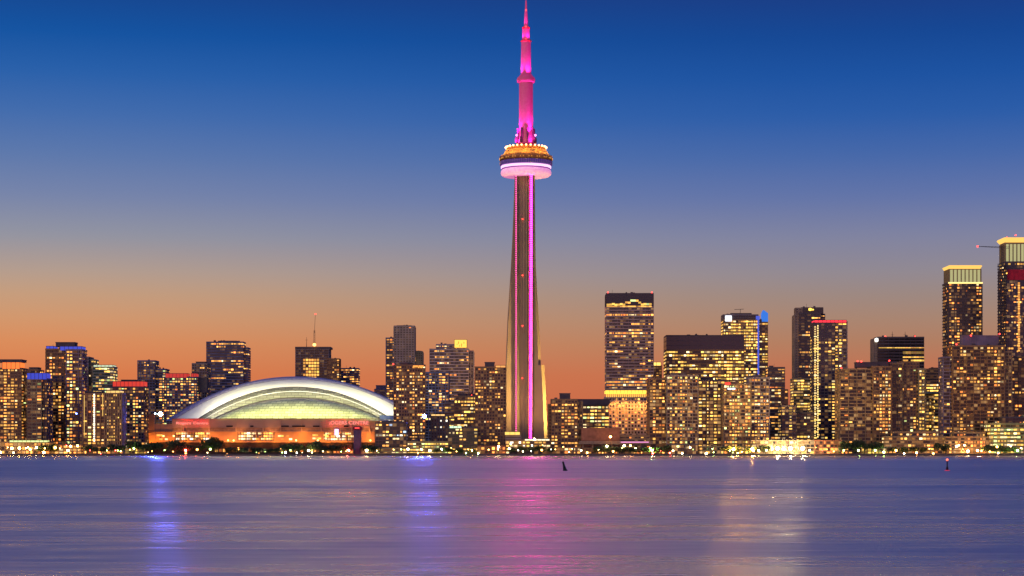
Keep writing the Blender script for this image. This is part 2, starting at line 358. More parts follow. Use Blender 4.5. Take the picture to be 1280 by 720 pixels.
# ---- left edge
b = Bld('apartment_tower', 'brown apartment tower at the left edge with a glowing orange penthouse', AP, 10, 2110, g_l)
b.vol(-14, 27, 461, 'brown', 'grid', (.42, 'amber'), dim=.8).vol(26, 35, 464, 'tan', 'slab', (.4, 'mixed'), dy=8, D=18)
b.band(3, 25, 453, 461, (1, .20, .03), 1.3).pent(-12, 27, 449.5, 452.4, D=22, dy=-.6); b.end()
b = Bld('apartment_tower', 'brown apartment slab with plain roof between the orange and the blue topped towers', AP, 42, 2190, g_l)
b.vol(27, 47, 463, 'brown', 'slab', (.35, 'amber')).pent(35, 46, 459, 463); b.end()
b = Bld('apartment_tower', 'shorter apartment tower with a royal blue lit crown at its roof', AP, 45, 2090, g_l)
b.vol(34, 52, 474, 'olive', 'grid', (.42, 'mixed')).vol(52, 58, 474, 'dark', 'grid', (.1, 'amber'), dy=3)
b.band(34, 58, 466.5, 474, (.06, .10, .95), .6); b.end()
b = Bld('apartment_tower', 'tall dark apartment tower with blue roof lights and a paler balcony wing', AP, 80, 2140, g_l)
b.vol(58, 84, 437, 'brown', 'slab', (.42, 'amber'), top_dark=1, mode='scatter').vol(84, 103, 438, 'lilac', 'slab', (.40, 'mixed'), dy=-3, D=22)
b.band(58, 67, 433, 437, (.08, .12, 1), .65).band(76, 103, 433.5, 438, (.08, .12, 1), .6, dy=-3.6); b.pent(68, 92, 427.5, 433); b.end()
b = Bld('apartment_tower', 'slim teal glass tower with sloping roof beside the tall blue topped tower', AP, 110, 2260, g_l)
b.vol(102, 110, 447, 'grey', 'slab', (.2, 'amber')).vol(110, 117, 450, 'green', 'curtain', (.18, 'green'), tint=(.03, .07, .06), dy=2); b.end()
b = Bld('office_tower', 'pale green glass office block with a bright white roof line', OF, 128, 2240, g_l)
b.vol(116, 141, 459, 'green', 'ribbon', (.3, 'green'), tint=(.05, .09, .07), dim=.7, mode='rows')
b.band(117, 141, 456.5, 458.4, (.8, .9, .6), .9, name='roof_light'); b.end()
b = Bld('apartment_tower', 'dark mid-rise tower with a full height column of white lights', AP, 118, 2070, g_l)
b.vol(104, 131, 493, 'brown', 'ribs', (.35, 'mixed'), bay=4.2).pent(108, 126, 489.5, 493)
mb = MB()
for k in range(22): mb.box(b.X(117.2), b.X(118.8), -1.4, -.9, b.Z(552 - k * 2.75), b.Z(550.2 - k * 2.75))
mb.build('light_column', glow('white light column', (1, .9, .75), 2.2), b.root)
mb = MB().box(b.X(105.3), b.X(105.9), -1.3, -.9, b.Z(545), b.Z(494)).box(b.X(128.3), b.X(129.0), -1.3, -.9, b.Z(520), b.Z(492)).build('gold_light_strip', glow('gold strip', (1, .6, .15), 1.1), b.root); b.end()
b = Bld('apartment_tower', 'beige ribbed tower with floodlit golden top near the stadium', AP, 141, 2066, g_l)
b.vol(131, 152, 492, 'tan', 'ribs', (.2, 'yellow'), bay=2.4, D=20, dim=.5).band(133, 150, 488.5, 491, (1, .62, .18), 1.2, name='roof_light'); b.end()
b = Bld('apartment_tower', 'wide dark apartment slab with a red glowing roof band beside the stadium', AP, 160, 2170, g_l)
b.vol(141, 180, 484, 'dark', 'grid', (.36, 'mixed')).band(141, 180, 477, 483, (1, .06, .03), .75).pent(150, 168, 474.6, 477); b.end()
b = Bld('apartment_tower', 'dark stepped tower behind the stadium with one red lamp', AP, 188, 2480, g_l)
b.vol(172, 194, 451.5, 'blue', 'grid', (.2, 'amber')).vol(194, 207, 462, 'blue', 'grid', (.42, 'gold' if 0 else 'mixed'), dy=2).red((176.5, 466)); b.end()
b = Bld('apartment_tower', 'dark blue block with a red lit roof edge behind the stadium left end', AP, 225, 2440, g_l)
b.vol(205, 246, 472, 'blue', 'grid', (.36, 'mixed')).band(207, 234, 467, 472, (1, .06, .04), .6).band(239, 245, 467, 471, (1, .06, .04), .6).pent(238, 258, 472, 490, D=10); b.end()
b = Bld('apartment_tower', 'grey narrow tower squeezed left of the broad navy office block', AP, 248, 2560, g_l)
b.vol(240, 259, 455, 'grey', 'grid', (.25, 'amber')).pent(244, 256, 452, 455); b.end()
b = Bld('office_tower', 'broad navy office block with few lit windows behind the dome', OF, 282, 2700, g_l)
b.vol(258, 304, 428, 'blue', 'ribbon', (.045, 'amber'), mode='rows', fh=3.9, dim=.15, tint=(.02, .025, .05)).vol(304, 309.5, 435, 'blue', 'ribbon', (.05, 'amber'), dy=4)
b.pent(272, 295, 425.8, 428); b.end()
b = Bld('office_tower', 'tower under construction with overhanging cap and golden lit core behind the dome', OF, 392, 2800)
b.vol(370, 411, 437, 'grey', 'slab', (0, 'amber'), dim=.15, tint=(.02, .02, .03)).box('roof_cap', 369, 413.5, 433.5, 436, wallm('dark'), D=32, dy=-2)
b.items += [(b.X(380.5 + i * 3.4), -1.4, b.Z(450 + j * 3.7), 0, 3.0, 2.9, random.choice(('gold', 'gold', 'yellow', 'amber')), random.choice((1, 2, 2))) for i in range(6) for j in range(7) if random.random() < .9]
b.mast(382.5, 421, 434, .5); b.end()
b = Bld('office_tower', 'brown lit office block just right of the golden construction tower', OF, 418, 2760)
b.vol(409, 424, 449, 'brown', 'grid', (.45, 'amber')); b.end()
b = Bld('office_tower', 'low dark violet block peeping over the right shoulder of the dome', OF, 436, 2860)
b.vol(424, 448, 461, 'lilac', 'ribbon', (.22, 'amber'), mode='rows'); b.end()
b = Bld('office_tower', 'low mauve block just above the right end of the dome', OF, 479, 2900)
b.vol(468, 492, 487, 'lilac', 'ribbon', (.04, 'amber'), dim=.1).pent(469.5, 483, 481.5, 487, wallm('lilac')); b.end()
b = Bld('apartment_tower', 'narrow navy slab against the left side of the tall grey tower', AP, 489, 2740)
b.vol(483, 495, 423, 'blue', 'slab', (.4, 'amber'), D=18); b.end()
b = Bld('apartment_tower', 'tall plain grey tower with punched windows between dome and tall tower', AP, 505, 2700)
b.vol(492.5, 518, 408, 'lilac', 'punched', (.02, 'amber'), dim=.12, D=30).pent(496, 514, 406.5, 408); b.end()
b = Bld('apartment_tower', 'short grey block tucked right of the tall plain grey tower', AP, 523, 2720)
b.vol(517.5, 528, 440, 'grey', 'punched', (.06, 'amber'), dim=.1).pent(519, 526, 438.5, 440); b.end()
b = Bld('apartment_tower', 'brown waterfront apartment tower at the right end of the dome with red roof lamps', AP, 511, 2080)
b.vol(490.5, 531.5, 457, 'brown', 'grid', (.40, 'amber'), bay=3.1, rot=3).pent(499, 514, 453, 457); b.red((491.5, 456), (507, 457.5))
b.band(516, 530, 456.8, 459, (1, .35, .06), 1.4, name='roof_light', D=6); b.end()
b = Bld('office_tower', 'broad purple grey office tower with a glowing yellow sign box on its roof', OF, 562, 2400)
b.vol(537, 586, 437, 'lilac', 'ribbon', (.10, 'amber'), mode='rows', fh=3.6).vol(585.5, 591.5, 439, 'lilac', 'ribs', (.0, 'amber'), dy=8).vol(545, 572, 431, 'lilac', 'ribbon', (.2, 'amber'), bot=437, dy=5, D=15)
sg = b.box('sign_box', 567.8, 583.8, 424.4, 435, wallm('dark'), D=8, dy=-1)
pn = MB().box(b.X(568.3), b.X(583.3), -1.5, -1.05, b.Z(434.6), b.Z(424.9)).build('sign_panel', glow('sign yellow', (1, .58, .08), 1.5), sg)
mb = MB()
for xx, y0, y1 in ((572.7, 427, 430), (576.5, 429.5, 433.5), (579.5, 427.5, 429.6), (574, 431.8, 433.2), (571, 430, 431)): mb.box(b.X(xx), b.X(xx + .9), -1.75, -1.51, b.Z(y1), b.Z(y0))
mb.build('sign_mark', glow('sign amber', (1, .3, .03), .7), sg); b.end()
b = Bld('apartment_tower', 'dark blue mid-rise in front of the tower with the yellow roof sign', AP, 547, 2300)
b.vol(531.5, 561, 466, 'blue', 'grid', (.28, 'amber')); b.end()
b = Bld('office_tower', 'grey rounded mid-rise with yellow lit floors and a red beacon', OF, 582, 2180)
b.vol(556, 572, 504, 'grey', 'ribbon', (.3, 'yellow'), mode='rows').vol(568, 596, 496, 'tan', 'ribbon', (.42, 'yellow'), mode='rows', fh=3.8, dy=-6).pent(572, 594, 492.5, 496); b.red((590, 495), (586.5, 497)); b.end()
b = Bld('apartment_tower', 'brown waterfront apartment tower just left of the tall tower', AP, 613, 2080)
b.vol(594, 632.5, 459.5, 'brown', 'grid', (.34, 'amber'), bay=3.3).pent(606, 618, 452.5, 459.5)
b.band(619.5, 632, 457, 459.2, (1, .4, .1), 1.2, name='roof_light', D=5); b.end()
b = Bld('apartment_tower', 'speckled white lattice block beside the blue searchlight', AP, 550, 2110)
b.vol(539, 560, 520, 'pale', 'punched', (.30, 'pale'), bay=2.6, fh=2.9).band(539, 556, 518, 519.6, (1, .6, .2), 1.4, name='roof_light', D=4); b.end()
b = Bld('office_building', 'dark green glass waterfront block with a glowing green white sign line', LO, 578, 2040)
b.vol(560, 597, 535, 'dark', 'curtain', (.35, 'green'), tint=(.02, .05, .04), fh=3.6, bay=4); b.band(562, 577, 532.8, 535, (.65, 1, .6), 1.5, name='sign_light', D=3); b.end()
b = Bld('office_building', 'dark glass waterfront block below the right end of the stadium', LO, 488, 2040)
b.vol(469, 508, 529, 'dark', 'curtain', (.26, 'cool'), tint=(.02, .035, .04), fh=3.6, bay=4).pent(478, 500, 526.5, 529); b.end()
b = Bld('waterfront_building', 'low quayside block with yellow lit floors between two dark glass blocks', LO, 535, 2035, g_q)
b.vol(509, 560, 553, 'olive', 'ribbon', (.55, 'green'), mode='rows', fh=3.4, D=20); b.end()

# ---- right of the tall tower
b = Bld('apartment_tower', 'brown waterfront apartment tower just right of the tall tower', AP, 708, 2080, g_r)
b.vol(686.5, 697, 506, 'brown', 'slab', (.35, 'amber'), dy=10).vol(689, 722, 500, 'brown', 'grid', (.36, 'amber'), bay=3.2).vol(722, 728, 502, 'tan', 'ribs', (.12, 'amber'), dy=5).pent(700, 713, 491.5, 500); b.end()
b = Bld('office_building', 'low glass hall with rows of yellow green lights under a dark roof', LO, 745, 2170, g_r)
b.vol(724, 761, 507, 'dark', 'curtain', (.72, 'green'), mode='rows', fh=3.8, bay=4.2, tint=(.03, .04, .03)).box('roof_block', 722, 762, 498.8, 506, wallm('dark'), D=26, dy=-1.5); b.end()
b = Bld('warehouse', 'low blank orange brown wall building below the tall bank tower', LO, 755, 2076, g_r)
b.vol(727, 774, 536, 'red', 'punched', (.0, 'amber'), bay=9, fh=9, dim=0).box('blank_wall', 726.8, 774.4, 535, 551, mat('rust panel', (.34, .15, .08), .8), D=2, dy=-2.6)
b.vol(775, 812, 545, 'tan', 'ribbon', (.25, 'orange'), D=20); b.end()
b = Bld('office_tower', 'tall dark bank tower with red corner lamps and a golden lit cornice', OF, 787, 2300, g_r)
b.vol(758, 817, 384, 'sand', 'ribbon', (.065, 'amber'), mode='rows', fh=3.5, bay=3.2, bot=487, dim=.35, pdim=.35, D=36).vol(757, 812, 497, 'sand', 'punched', (.42, 'orange'), bay=3.6, fh=3.9, dy=-3, D=38)
b.vol(758, 817, 367.5, 'dark', 'curtain', (0, 'amber'), bot=384, tint=(.015, .015, .03), dim=0, D=36)
b.items += [(b.X(760 + i * 3.3), -.3, b.Z(380.5 - (2.2 if 6 < i < 13 else 0) - (2.2 if 8 < i < 12 else 0) + random.uniform(-.5, .5)), 0, 3.2, 2.2, random.choice(('yellow', 'gold', 'green')), random.choice((1, 2, 2))) for i in range(17)]
b.items += [(b.X(760 + i * 3.3), -.3, b.Z(383), 0, 3.0, 1.5, 'gold', random.choice((0, 1, 2))) for i in range(17)]
b.band(757, 812, 488, 491.5, (1, .55, .06), 2.0, dy=-3.4, name='cornice_light', D=30)
mb = MB()
for i in range(22): mb.box(b.X(757.6 + i * 2.5), b.X(758.9 + i * 2.5), -3.5, -3.1, b.Z(496.5), b.Z(492.4))
for i in range(6):
    l = bpy.data.lights.new('cornice_flood', 'SPOT'); l.energy = 34000; l.color = (1, .40, .07); l.spot_size = R(110); l.spot_blend = 1; l.shadow_soft_size = .6
    lo = bpy.data.objects.new('cornice_flood', l); COL.objects.link(lo); lo.parent = b.root; p = Vector((b.X(761 + i * 9.6), -12, b.Z(500))); lo.location = p
    lo.rotation_euler = (Vector((p.x, 0, b.Z(518))) - p).to_track_quat('-Z', 'Y').to_euler()
mb.build('arcade_light', glow('arcade gold', (1, .48, .06), 1.6), b.root); b.red((760, 366), (815, 366)); b.end()
b = Bld('office_tower', 'narrow block with a golden roof light tucked right of the bank tower', OF, 821, 2350, g_r)
b.vol(813, 827, 458, 'brown', 'grid', (.35, 'amber')).band(815, 826, 453, 457, (1, .65, .15), 1.6, name='roof_light', D=8); b.end()
b = Bld('office_tower', 'wide flat topped office block with a dark blue roof band and yellow floors', OF, 882, 2340, g_r)
b.vol(833, 930, 438, 'brown', 'ribbon', (.62, 'yellow'), mode='rows', fh=3.9, D=40, top_dark=0).vol(833, 930, 420, 'dark', 'curtain', (0, 'amber'), bot=438, dim=0, bay=14, fh=6, tint=(.03, .025, .05), D=40); b.end()
b = Bld('office_tower', 'yellow lit glass tower with a blue spire and blue vertical light strip', OF, 932, 2600, g_r)
b.vol(904, 948, 400, 'tan', 'ribbon', (.62, 'yellow'), mode='rows', fh=3.9, dim=1).vol(949.5, 960, 400, 'brown', 'ribbon', (.4, 'yellow'), mode='rows', dy=2).vol(904, 948, 394, 'grey', 'curtain', (0, 'amber'), bot=400, dim=0)
b.box('roof_block', 914, 940, 391, 394, wallm('dark'))
MB().box(b.X(906.5), b.X(914.5), -1.2, -.5, b.Z(401.5), b.Z(394.8)).build('illuminated_sign', glow('white sign', (.9, .92, 1), 3.0), b.root)
MB().box(b.X(944.8), b.X(949.6), -1.3, 14, b.Z(399.5), b.Z(395)).box(b.X(946.8), b.X(948.8), -1, 10, b.Z(468), b.Z(399.5)).build('blue_light_strip', glow('blue strip', (.10, .16, .95), .75), b.root)
sp = MB(); X0, X1, Xm = b.X(952.5), b.X(960), b.X(954.5); za, zb, zc = b.Z(402), b.Z(387.5), b.Z(391.5)
sp.v = [(X0, -1, za), (X1, -1, za), (X1, -1, zc), (Xm, -1, zb), (X0, -1, zc), (X0, 12, za), (X1, 12, za), (X1, 12, zc), (Xm, 12, zb), (X0, 12, zc)]
sp.f = [(0, 1, 2, 3, 4), (9, 8, 7, 6, 5), (0, 5, 6, 1), (1, 6, 7, 2), (2, 7, 8, 3), (3, 8, 9, 4), (4, 9, 5, 0)]
sp.build('blue_spire', glow('blue spire', (.04, .24, .95), .8), b.root)
mb = MB(); mb.bar((b.X(926), 5, b.Z(391)), (b.X(926), 5, b.Z(386.5)), .3); mb.bar((b.X(918.5), 5, b.Z(386.6)), (b.X(930.5), 5, b.Z(386)), .3); mb.build('window_cleaning_gantry', steel, b.root); b.end()
front = [  # front row of apartment blocks right of the bank tower
    ('brown waterfront block with white floor edges below the bank tower', 811, 835, 474, 'brown', 'slab', 'amber', 2085, 2),
    ('waterfront block with strong pale vertical piers below the flat topped office', 834, 873, 470, 'pale', 'slab', 'mixed', 2078, -2),
    ('darker waterfront block with yellow lit floors in the middle of the row', 872, 906, 476, 'dark', 'slab', 'yellow', 2092, 2),
    ('waterfront block with a red and a white roof sign below the yellow glass tower', 905, 938, 481, 'tan', 'slab', 'mixed', 2075, 0),
    ('waterfront block with rounded grey balconies right of the red roof sign', 936, 962, 473, 'grey', 'slab', 'amber', 2084, -2),
]
for (lb, x0, x1, tp, wl, st, pl, Y, rt) in front:
    b = Bld('apartment_block', lb, 'apartment block', (x0 + x1) / 2, Y, 'waterfront blocks east of the bank tower')
    b.vol(x0, x1, tp, wl, st, (.5, pl), bay=3.0, fh=3.2, dim=.8, rot=rt, D=22, pdim=.6).pent(x0 + 6, x0 + (x1 - x0) * .6, tp - 4, tp, wallm(wl))
    if x0 == 905:
        b.band(906, 913, 478, 481, (1, .05, .03), 1.8, name='red_sign', D=3, dy=-1.4).band(909, 919, 485, 487, (.8, .85, 1), 2.2, name='white_sign', D=1, dy=-2.0)
    b.end()
b = Bld('office_tower', 'dark slab with a flat roof right of the yellow glass tower', OF, 970, 2200, g_r)
b.vol(960, 981, 460, 'dark', 'ribbon', (.2, 'amber'), mode='rows').vol(976, 984, 488, 'brown', 'grid', (.2, 'amber'), dy=-5, D=15); b.end()
b = Bld('apartment_block', 'small beige lit block behind the floodlit quay', 'apartment block', 985, 2120, g_r)
b.vol(977, 995, 508, 'pale', 'grid', (.5, 'yellow'), dim=1.0, fh=3.3).vol(993, 1019, 516, 'olive', 'ribbon', (.35, 'yellow'), dy=10); b.end()
b = Bld('office_tower', 'dark slender tower with a gold roof lamp behind the red edged tower', OF, 1012, 2500, g_r)
b.vol(999, 1026, 392, 'dark', 'ribbon', (.18, 'amber'), mode='rows', fh=3.6, D=30).vol(994.5, 999, 394, 'pale', 'punched', (0, 'amber'), dim=0, dy=2, D=26).vol(1025, 1032, 393, 'dark', 'ribbon', (.1, 'amber'), dy=5, D=20)
b.vol(1002, 1029.5, 385, 'dark', 'curtain', (0, 'amber'), bot=392, dim=0, dy=3, D=20).vol(995, 1003, 385.5, 'pale', 'punched', (0, 'amber'), bot=394, dim=0, dy=3, D=10)
MB().ball((b.X(1013), 2.2, b.Z(386.6)), 2.4, .9).ball((b.X(1016.5), 2.2, b.Z(386.9)), 1.3, .9).build('gold_roof_lamp', glow('gold lamp', (1, .62, .08), 2.5), b.root); b.end()
b = Bld('office_tower', 'golden lit office block half hidden beside the red edged tower', OF, 1005, 2280, g_r)
b.vol(992, 1018, 474, 'olive', 'ribbon', (.4, 'yellow'), mode='rows', dim=.8, tint=(.10, .08, .03)); b.end()
b = Bld('apartment_tower', 'dark glass tower with a red roof edge and dotted golden light columns', AP, 1038, 2190, g_r)
b.vol(1017, 1044, 404, 'dark', 'grid', (.34, 'yellow'), fh=3.2, top_dark=4, tint=(.02, .02, .05)).vol(1043, 1058.5, 403, 'grey', 'slab', (.42, 'yellow'), dy=2, D=22)
b.band(1018, 1058, 400.5, 403, (1, .03, .05), 1.6, dy=-.4, name='red_roof_edge')
mb = MB()
for k in range(48): mb.box(b.X(1018.2), b.X(1019.2), -1.0, -.6, b.Z(548 - k * 2.95), b.Z(546.6 - k * 2.95))
for k in range(48): mb.box(b.X(1021.6), b.X(1022.8), -1.0, -.6, b.Z(547 - k * 2.95), b.Z(545.1 - k * 2.95))
mb.build('light_column', glow('gold light column', (1, .72, .25), 1.9), b.root); b.red((1023, 403), (1055, 402)); b.end()
b = Bld('apartment_block', 'wide waterfront slab with pale floor lines and dark penthouse behind green trees', 'apartment block', 1082, 2080, g_r)
b.vol(1050, 1092, 462, 'tan', 'slab', (.24, 'orange'), bay=3.6, fh=3.2, dim=.5, pdim=.4).vol(1091, 1113, 459, 'brown', 'slab', (.34, 'amber'), bay=3.2, dy=-3, D=22, fh=3.2)
b.pent(1072, 1112, 452.5, 459); b.red((1072.5, 452), (1077, 452.5), (1112, 451.5), (1052, 461)); b.end()
b = Bld('apartment_block', 'brown balcony tower joined to the right of the wide waterfront slab', 'apartment block', 1130, 2095, g_r)
b.vol(1112, 1127, 455, 'tan', 'slab', (.30, 'green'), dy=-2, D=20).vol(1126, 1149, 453, 'brown', 'grid', (.40, 'mixed')).vol(1148, 1155, 462, 'olive', 'slab', (.6, 'yellow'), dy=-3, D=18); b.end()
b = Bld('office_tower', 'black office tower with a white corner logo and red roof lamps', OF, 1125, 2500, g_r)
b.vol(1097, 1155, 422, 'dark', 'ribbon', (0, 'amber'), dim=0, fh=3.9, tint=(.01, .01, .015)).vol(1093, 1097, 424, 'pale', 'punched', (0, 'amber'), dim=.0, dy=1, D=24)
for y in (434, 441, 446, 450.5):
    for i in range(17):
        if (y == 434 or i > 8) and random.random() < .93: b.items.append((b.X(1100 + i * 3.35), -.2, b.Z(y), 0, 3.2, 2.4, random.choice(('yellow', 'gold', 'yellow')), random.choice((1, 2))))
MB().ball((b.X(1095.5), -.8, b.Z(425)), 2.6, 1.2).build('corner_logo', glow('white logo', (1, .95, .85), 2.4), b.root)
b.red((1107, 421), (1144, 421)).mast(1117, 414, 422, .5).mast(1133, 414, 422, .5); b.end()
b = Bld('office_tower', 'small brown block with gold windows between black office and gold crowned tower', OF, 1167, 2300, g_r)
b.vol(1154, 1183, 462, 'brown', 'ribbon', (.32, 'yellow'), mode='rows').pent(1166, 1180, 459.5, 462); b.end()
b = Bld('office_building', 'yellow glowing low office block behind the terraced quay building', LO, 1166, 2200, g_r)
b.vol(1151, 1168, 494, 'olive', 'ribbon', (.4, 'yellow'), dim=.8, pdim=.8, fh=3.6).vol(1167.5, 1181, 492, 'olive', 'ribbon', (.85, 'yellow'), mode='rows', dim=1.5, fh=3.6, dy=-4).box('roof_slab', 1150, 1182, 490, 492, wallm('green'), D=24, dy=-5); b.end()
b = Bld('apartment_tower', 'slender dark tower with a flared golden lit crown', AP, 1206, 2300, g_r)
b.vol(1186, 1227, 354, 'dark', 'slab', (.30, 'amber'), fh=3.2, bay=3.4, tint=(.015, .015, .03), D=30)
b.vol(1187, 1226, 336, 'olive', 'ribs', (0, 'amber'), bot=354, fh=16, bay=4.5, dim=0, pdim=1, tint=(.15, .12, .05), dy=1, D=26)
MB().box(b.X(1187.6), b.X(1225.4), .7, .95, b.Z(353), b.Z(337)).build('crown_glass', glow('crown glass', (.85, .80, .36), .55), b.root)
mb = MB(); hw0, hw1 = b.X(1225.5) - b.X(1206), b.X(1227) - b.X(1206)
def rect(hw, z, y0, y1): return [(-hw, y0, z), (hw, y0, z), (hw, y1, z), (-hw, y1, z)]
mb.loft([rect(hw0, b.Z(336), 0, 28), rect(hw1, b.Z(332.6), -3, 31), rect(hw1 - 1, b.Z(331.8), -2.5, 30)]); mb.build('flared_crown', glow('crown gold', (1, .56, .12), 1.25), b.root)
mb = MB().box(b.X(1185), b.X(1228), -1.6, -1.0, b.Z(354.6), b.Z(352.8)).build('crown_ledge_light', glow('ledge gold', (1, .72, .22), 1.8), b.root); b.end()
b = Bld('apartment_block', 'broad waterfront apartment block in front of the gold crowned tower', 'apartment block', 1222, 2080, g_r)
b.vol(1180, 1192, 447, 'lilac', 'slab', (.2, 'amber'), D=20, dy=3).vol(1191, 1255, 433, 'brown', 'slab', (.36, 'amber'), bay=3.6, fh=3.3, dim=.55, tint=(.02, .015, .015)).vol(1254, 1265, 440, 'tan', 'slab', (.22, 'amber'), dy=3, D=20)
b.pent(1205, 1250, 419, 433, wallm('lilac')); b.red((1196, 431), (1214, 420), (1250, 418)); b.end()
b = Bld('apartment_tower', 'unfinished tallest right edge tower with a flared golden crown and red netting', AP, 1270, 2240, g_r)
b.vol(1257, 1290, 336, 'dark', 'curtain', (.12, 'amber'), fh=3.2, tint=(.015, .015, .045), D=32).vol(1257, 1290, 304, 'olive', 'ribs', (0, 'amber'), bot=328, fh=21, bay=4.4, dim=0, pdim=1, tint=(.14, .12, .05), dy=1, D=24)
MB().box(b.X(1257.6), b.X(1289.6), .7, .95, b.Z(327), b.Z(305)).build('crown_glass', glow('crown glass', (.85, .80, .36), .55), b.root)
b.vol(1256, 1290, 328, 'dark', 'grid', (.3, 'yellow'), bot=336)
mb = MB(); c = b.X(1274); mb.loft([[(x + c, y, z) for x, y, z in q] for q in (rect(15.5, b.Z(303), 0, 26), rect(18.3, b.Z(298.5), -3, 30), rect(17.3, b.Z(297), -2.5, 29))]); mb.build('flared_crown', MATS['glow crown gold'], b.root)
MB().box(b.X(1259), b.X(1291), -1.0, -.5, b.Z(350), b.Z(337)).build('red_netting', mat('red netting', (.42, .02, .04), .8), b.root)
b.items += [(b.X(1273.5), -.4, b.Z(354 + k * 2.9), 0, 2.2, 2.0, 'amber', random.choice((1, 2, 2))) for k in range(30)]
sc = MB()
for i in range(5): sc.bar((b.X(1246.5 + i * 2.4), -4, b.Z(450)), (b.X(1246.5 + i * 2.4), -4, b.Z(330)), .4)
for k in range(32): sc.box(b.X(1246), b.X(1257.5), -5, -2, b.Z(450 - k * 3.75), b.Z(449.0 - k * 3.75))
sc.build('construction_hoist', steel, b.root)
b.red((1259, 297.5), (1270, 294.5)); b.end()
b = Bld('apartment_block', 'apartment block at the right edge with stacked amber windows', 'apartment block', 1278, 2100, g_r)
b.vol(1264, 1295, 447, 'brown', 'slab', (.34, 'amber'), bay=3.2); b.end()
b = Bld('office_building', 'green tinted glass waterfront building at the right edge', LO, 1265, 2036, g_r)
b.vol(1238, 1292, 530, 'olive', 'ribbon', (.40, 'green'), mode='rows', fh=3.8, dim=.8, tint=(.05, .05, .02)).vol(1255, 1292, 522, 'dark', 'curtain', (.15, 'amber'), bot=530, dy=6, D=14); b.end()

# ---- low row along the quay
low = [
    ('long orange lit terminal at the left edge with a white green roof line', -14, 62, 553, 'tan', 'grid', .8, 'orange', 2030),
    ('low orange lit shop row left of the first dark trees', 62, 102, 556.5, 'brown', 'grid', .7, 'amber', 2034),
    ('low dim pavilion below the beige ribbed tower', 104, 150, 558, 'brown', 'grid', .5, 'orange', 2036),
    ('small lit boathouse behind the trees left of the stadium', 156, 180, 560, 'olive', 'grid', .5, 'yellow', 2030),
    ('low marina building right of the stadium control tower', 452, 508, 560.5, 'olive', 'ribbon', .9, 'green', 2022),
    ('low marina sheds with lit panels left of the control tower', 404, 441, 562.5, 'tan', 'ribbon', .8, 'orange', 2022),
    ('low amber lit building at the foot of the brown tower left of the tall tower', 597, 632, 558, 'red', 'grid', .7, 'orange', 2026),
    ('small amber lit building at the foot of the brown tower right of the tall tower', 690, 726, 559.5, 'brown', 'grid', .8, 'amber', 2026),
    ('low shop row under the elevated road', 727, 812, 560.5, 'brown', 'grid', .35, 'orange', 2028),
    ('dark low ferry dock shed below the pale pier block', 838, 872, 556, 'dark', 'curtain', .15, 'green', 2024),
    ('low yellow lit cafe row below the dark yellow floored block', 874, 936, 558.5, 'olive', 'grid', .6, 'mixed', 2030),
    ('floodlit cream quay hall under three bright white lamps', 940, 1018, 551, 'pale', 'grid', .7, 'yellow', 2036),
    ('red lit low entrance building below the red edged tower', 1019, 1052, 551, 'red', 'grid', .6, 'orange', 2032),
    ('long concrete terraced quay building with orange lit parapets', 1106, 1182, 546, 'tan', 'ribbon', .4, 'amber', 2044),
    ('concrete terrace building right of the red channel marker', 1182, 1240, 546.5, 'tan', 'ribbon', .35, 'orange', 2038),
    ('small kiosk with yellow lights between wide slab and terraces', 1080, 1108, 560, 'olive', 'grid', .5, 'yellow', 2024),
]
for (lb, x0, x1, tp, wl, st, pw, pl, Y) in low:
    b = Bld('waterfront_building', lb, LO, (x0 + x1) / 2, Y, g_q)
    b.vol(x0, x1, tp, wl, st, (pw, pl), bay=3.6, fh=3.6, dim=1.3, pdim=.8, D=16, parapet=.8, ww=.8, wh=.6)
    if x0 == -14: b.band(12, 60, 550.6, 552.6, (.75, .95, .35), 1.3, name='roof_light', D=6)
    if x0 in (1106, 1182): b.vol(x0 + 12, x1 - 6, tp - 5.5, 'tan', 'ribbon', (.3, 'amber'), bot=tp, dy=8, D=12, fh=3.6)
    b.end()
# far low city behind, seen only through gaps
for k, (x0, x1, tp, lb) in enumerate([(-20, 60, 520, 'far dim block behind the left edge towers'), (590, 600, 500, 'far sliver of a block between two brown towers'), (660, 700, 535, 'far dim block behind the tall tower foot'),
                                      (930, 1000, 512, 'far dim block behind the floodlit quay'), (1040, 1100, 500, 'far dim block behind the wide waterfront slab'), (1225, 1262, 470, 'far dim block between the two gold crowned towers')]):
    b = Bld('office_building', lb, LO, (x0 + x1) / 2, 2950, 'far city blocks'); b.vol(x0, x1, tp, 'brown', 'ribbon', (.2, 'amber')); b.end()

# ------------------------------------------------------------------ the tall communications tower
TY = 2420.0; tx = wx(657.5, TY); tower = empty('observation_tower', (tx, TY, GZ), 'very tall concrete tower with round pod, lit magenta, rising over everything', 'observation tower')
def tz(y): return wz(y, TY) - GZ
con = mat('tower concrete', (.33, .25, .16), .85, noise=.10, nscale=.05)
def lerp(tab, z):
    for (a, va), (b_, vb) in zip(tab, tab[1:]):
        if z <= b_: return va + (vb - va) * (z - a) / (b_ - a)
    return tab[-1][1]
Ltab = [(0, 30.5), (40, 28.5), (80, 26.6), (165, 23), (225, 19), (263, 17), (334, 14.2), (350, 14.0)]
Rtab = [(0, 13.6), (165, 13.4), (350, 13.2)]
A0 = -103
T0 = [(0, 3.4), (165, 2.5), (350, 1.7)]
Lr = [(0, 27), (40, 26), (80, 24.6), (110, 22.4), (165, 19.2), (225, 14.6), (334, 12.6), (350, 12.6)]
